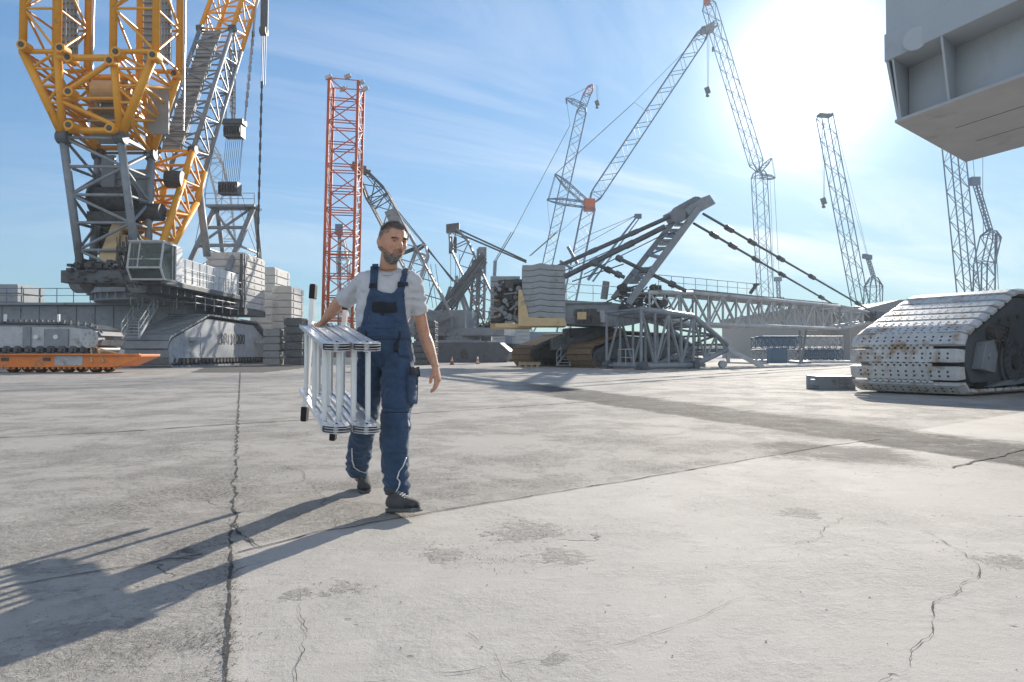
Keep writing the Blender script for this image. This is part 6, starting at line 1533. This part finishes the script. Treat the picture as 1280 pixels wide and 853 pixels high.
# ---------------------------------------------------------------- folded aluminium ladder
def ladder():
    t = thing('folding_ladder', (-1.2, 4.4, .6), 'folded multi-section aluminium ladder carried by its upper rail', 'ladder')
    fx = [-1.042+.0853*k for k in range(4)]; rx_ = [-1.494+.0853*k for k in range(4)]
    def pt(k, a, top): # a: 0 front, 1 rear
        y = 3.87+a*1.03; x = fx[k]+(rx_[k]-fx[k])*a; z = (1.012 if top else .552)+a*.155; return Vector((x, y, z))
    for k in range(4):
        sec = None
        for top in (True, False):
            a, b = pt(k, 0, top), pt(k, 1, top); g = MB(); u = (b-a).normalized(); s = u.cross(Vector((0, 0, 1))).normalized(); z = s.cross(u)
            c = (a+b)/2; L = (b-a).length/2
            # open channel profile: web and two flanges with rolled edges
            g.obox(c, u*L, s*.031, z*.0022); g.obox(c+s*.031+z*.0, u*L, s*.0018, z*.013); g.obox(c-s*.031, u*L, s*.0018, z*.013)
            sgn = -1 if top else 1
            g.obox(c+s*.022+z*sgn*.010, u*L, s*.009, z*.0016); g.obox(c-s*.022+z*sgn*.010, u*L, s*.009, z*.0016)
            for i in range(5): g.obox(c+s*(-.02+.01*i)+z*.0028*(-sgn), u*L, s*.0012, z*.0012)
            st = g.build('stile', M['alu'], t, bevel=.001)
            for e, q in ((0, a), (1, b)):
                if (e == 0): 
                    g = MB(); g.obox(q+u*.02, u*.045, s*.036, z*.018, 0); g.obox(q-u*.028, u*.006, s*.034, z*.015, 1)
                    for i in (-1, 1): g.tube(q+u*.0+s*i*.018-z*.022, q+s*i*.018+z*.022, .0075, 10, mi=1)
                    for i in (-1, 0, 1): g.tube(q-u*.034+s*i*.02, q-u*.03+s*i*.02, .004, 8, mi=1)
                    g.build('end_cap', [M['aluplate'], M['dark']], st, bevel=.002)
        for j, al in enumerate((.13, .50, .87)):
            a, b = pt(k, al, False), pt(k, al, True); u = (b-a).normalized(); y = (pt(k, 1, True)-pt(k, 0, True)).normalized(); s = u.cross(y).normalized(); g = MB()
            g.prism([a+y*p+s*q for p, q in ((-.014, -.0125), (.014, -.0125), (.016, 0), (.014, .0125), (-.014, .0125), (-.016, 0))], b-a)
            for i in (-1, 0, 1): g.obox((a+b)/2+y*.009*i-s*.0128, u*.2, y*.0015, s*.0012); g.obox((a+b)/2+y*.009*i+s*.0128, u*.2, y*.0015, s*.0012)
            g.build('rung', M['alu'], t, bevel=.0015)
    # locking hinges join the sections in pairs at the front and the middle pair at the rear
    for (i, j), al in (((0, 1), 0), ((2, 3), 0), ((1, 2), 1)):
        for top in (True, False):
            a, b = pt(i, al, top), pt(j, al, top); u = (pt(i, 1, top)-pt(i, 0, top)).normalized()*(1 if al else -1); s = (b-a).normalized(); z = Vector((0, 0, 1)); z = (z-u*z.dot(u)).normalized(); c = (a+b)/2+u*.035
            g = MB(); sg = 1 if top else -1
            for w in (-.020, -.008, .008, .020):
                poly = []
                for q in range(17):
                    an = math.pi*q/16; poly.append(c+s*.075*math.cos(an)+u*.042*math.sin(an)+z*w*1.0)
                poly += [c-s*.075-u*.07+z*w, c+s*.075-u*.07+z*w]
                g.prism(poly, z*.0035)
            g.tube(c-z*.028, c+z*.028, .020, 18)
            for q in (-1, 1):
                for w in (-.03, -.055): g.tube(c+s*q*.045+u*(w+.02)-z*.026, c+s*q*.045+u*(w+.02)+z*.026, .006, 8)
            hg = g.build('hinge', M['aluplate'], t, bevel=.0008)
            g = MB(); p = c-z*sg*.012; g.obox(p+u*.02+s*.03, s*.022, u*.006, z*.009); g.tube(c-z*.032, c+z*.032, .007, 10); g.build('release_knob', M['black'], hg)
    # stabiliser bars with rubber feet at the rear end
    for (pa, pb, d) in (((391, 366), (381.5, 516), 4.955), ((432.5, 380), (417.5, 540), 5.0)):
        a, b = P(*pa, d), P(*pb, d); g = MB(); g.bar(a, b, .030, .052, up=(0, 1, 0))
        st = g.build('stabiliser_bar', M['alu'], t, bevel=.002)
        for q, e in ((a, -1), (b, 1)):
            v = (b-a).normalized()*e; g = MB(); g.bar(q-v*.045, q+v*.055, .042, .066, up=(0, 1, 0)); g.bar(q+v*.055, q+v*.062, .036, .06, up=(0, 1, 0)); g.build('rubber_foot', M['black'], st, bevel=.004)
ladder()
# ---------------------------------------------------------------- air
def haze():
    m = bpy.data.materials.new('air_haze'); m.use_nodes = True; t = m.node_tree; t.nodes.clear()
    v = N(t, 'ShaderNodeVolumePrincipled'); v.inputs['Color'].default_value = (.86, .93, 1, 1); v.inputs['Density'].default_value = HAZE_D
    v.inputs['Anisotropy'].default_value = .2
    o = N(t, 'ShaderNodeOutputMaterial'); t.links.new(v.outputs[0], o.inputs['Volume'])
    g = MB().box(-900, -60, -1, 900, 760, 125).build('haze', m); tag(g, 'thin pale haze filling the air of the yard', 'haze', kind='stuff')
HAZE_D = .00055
haze()
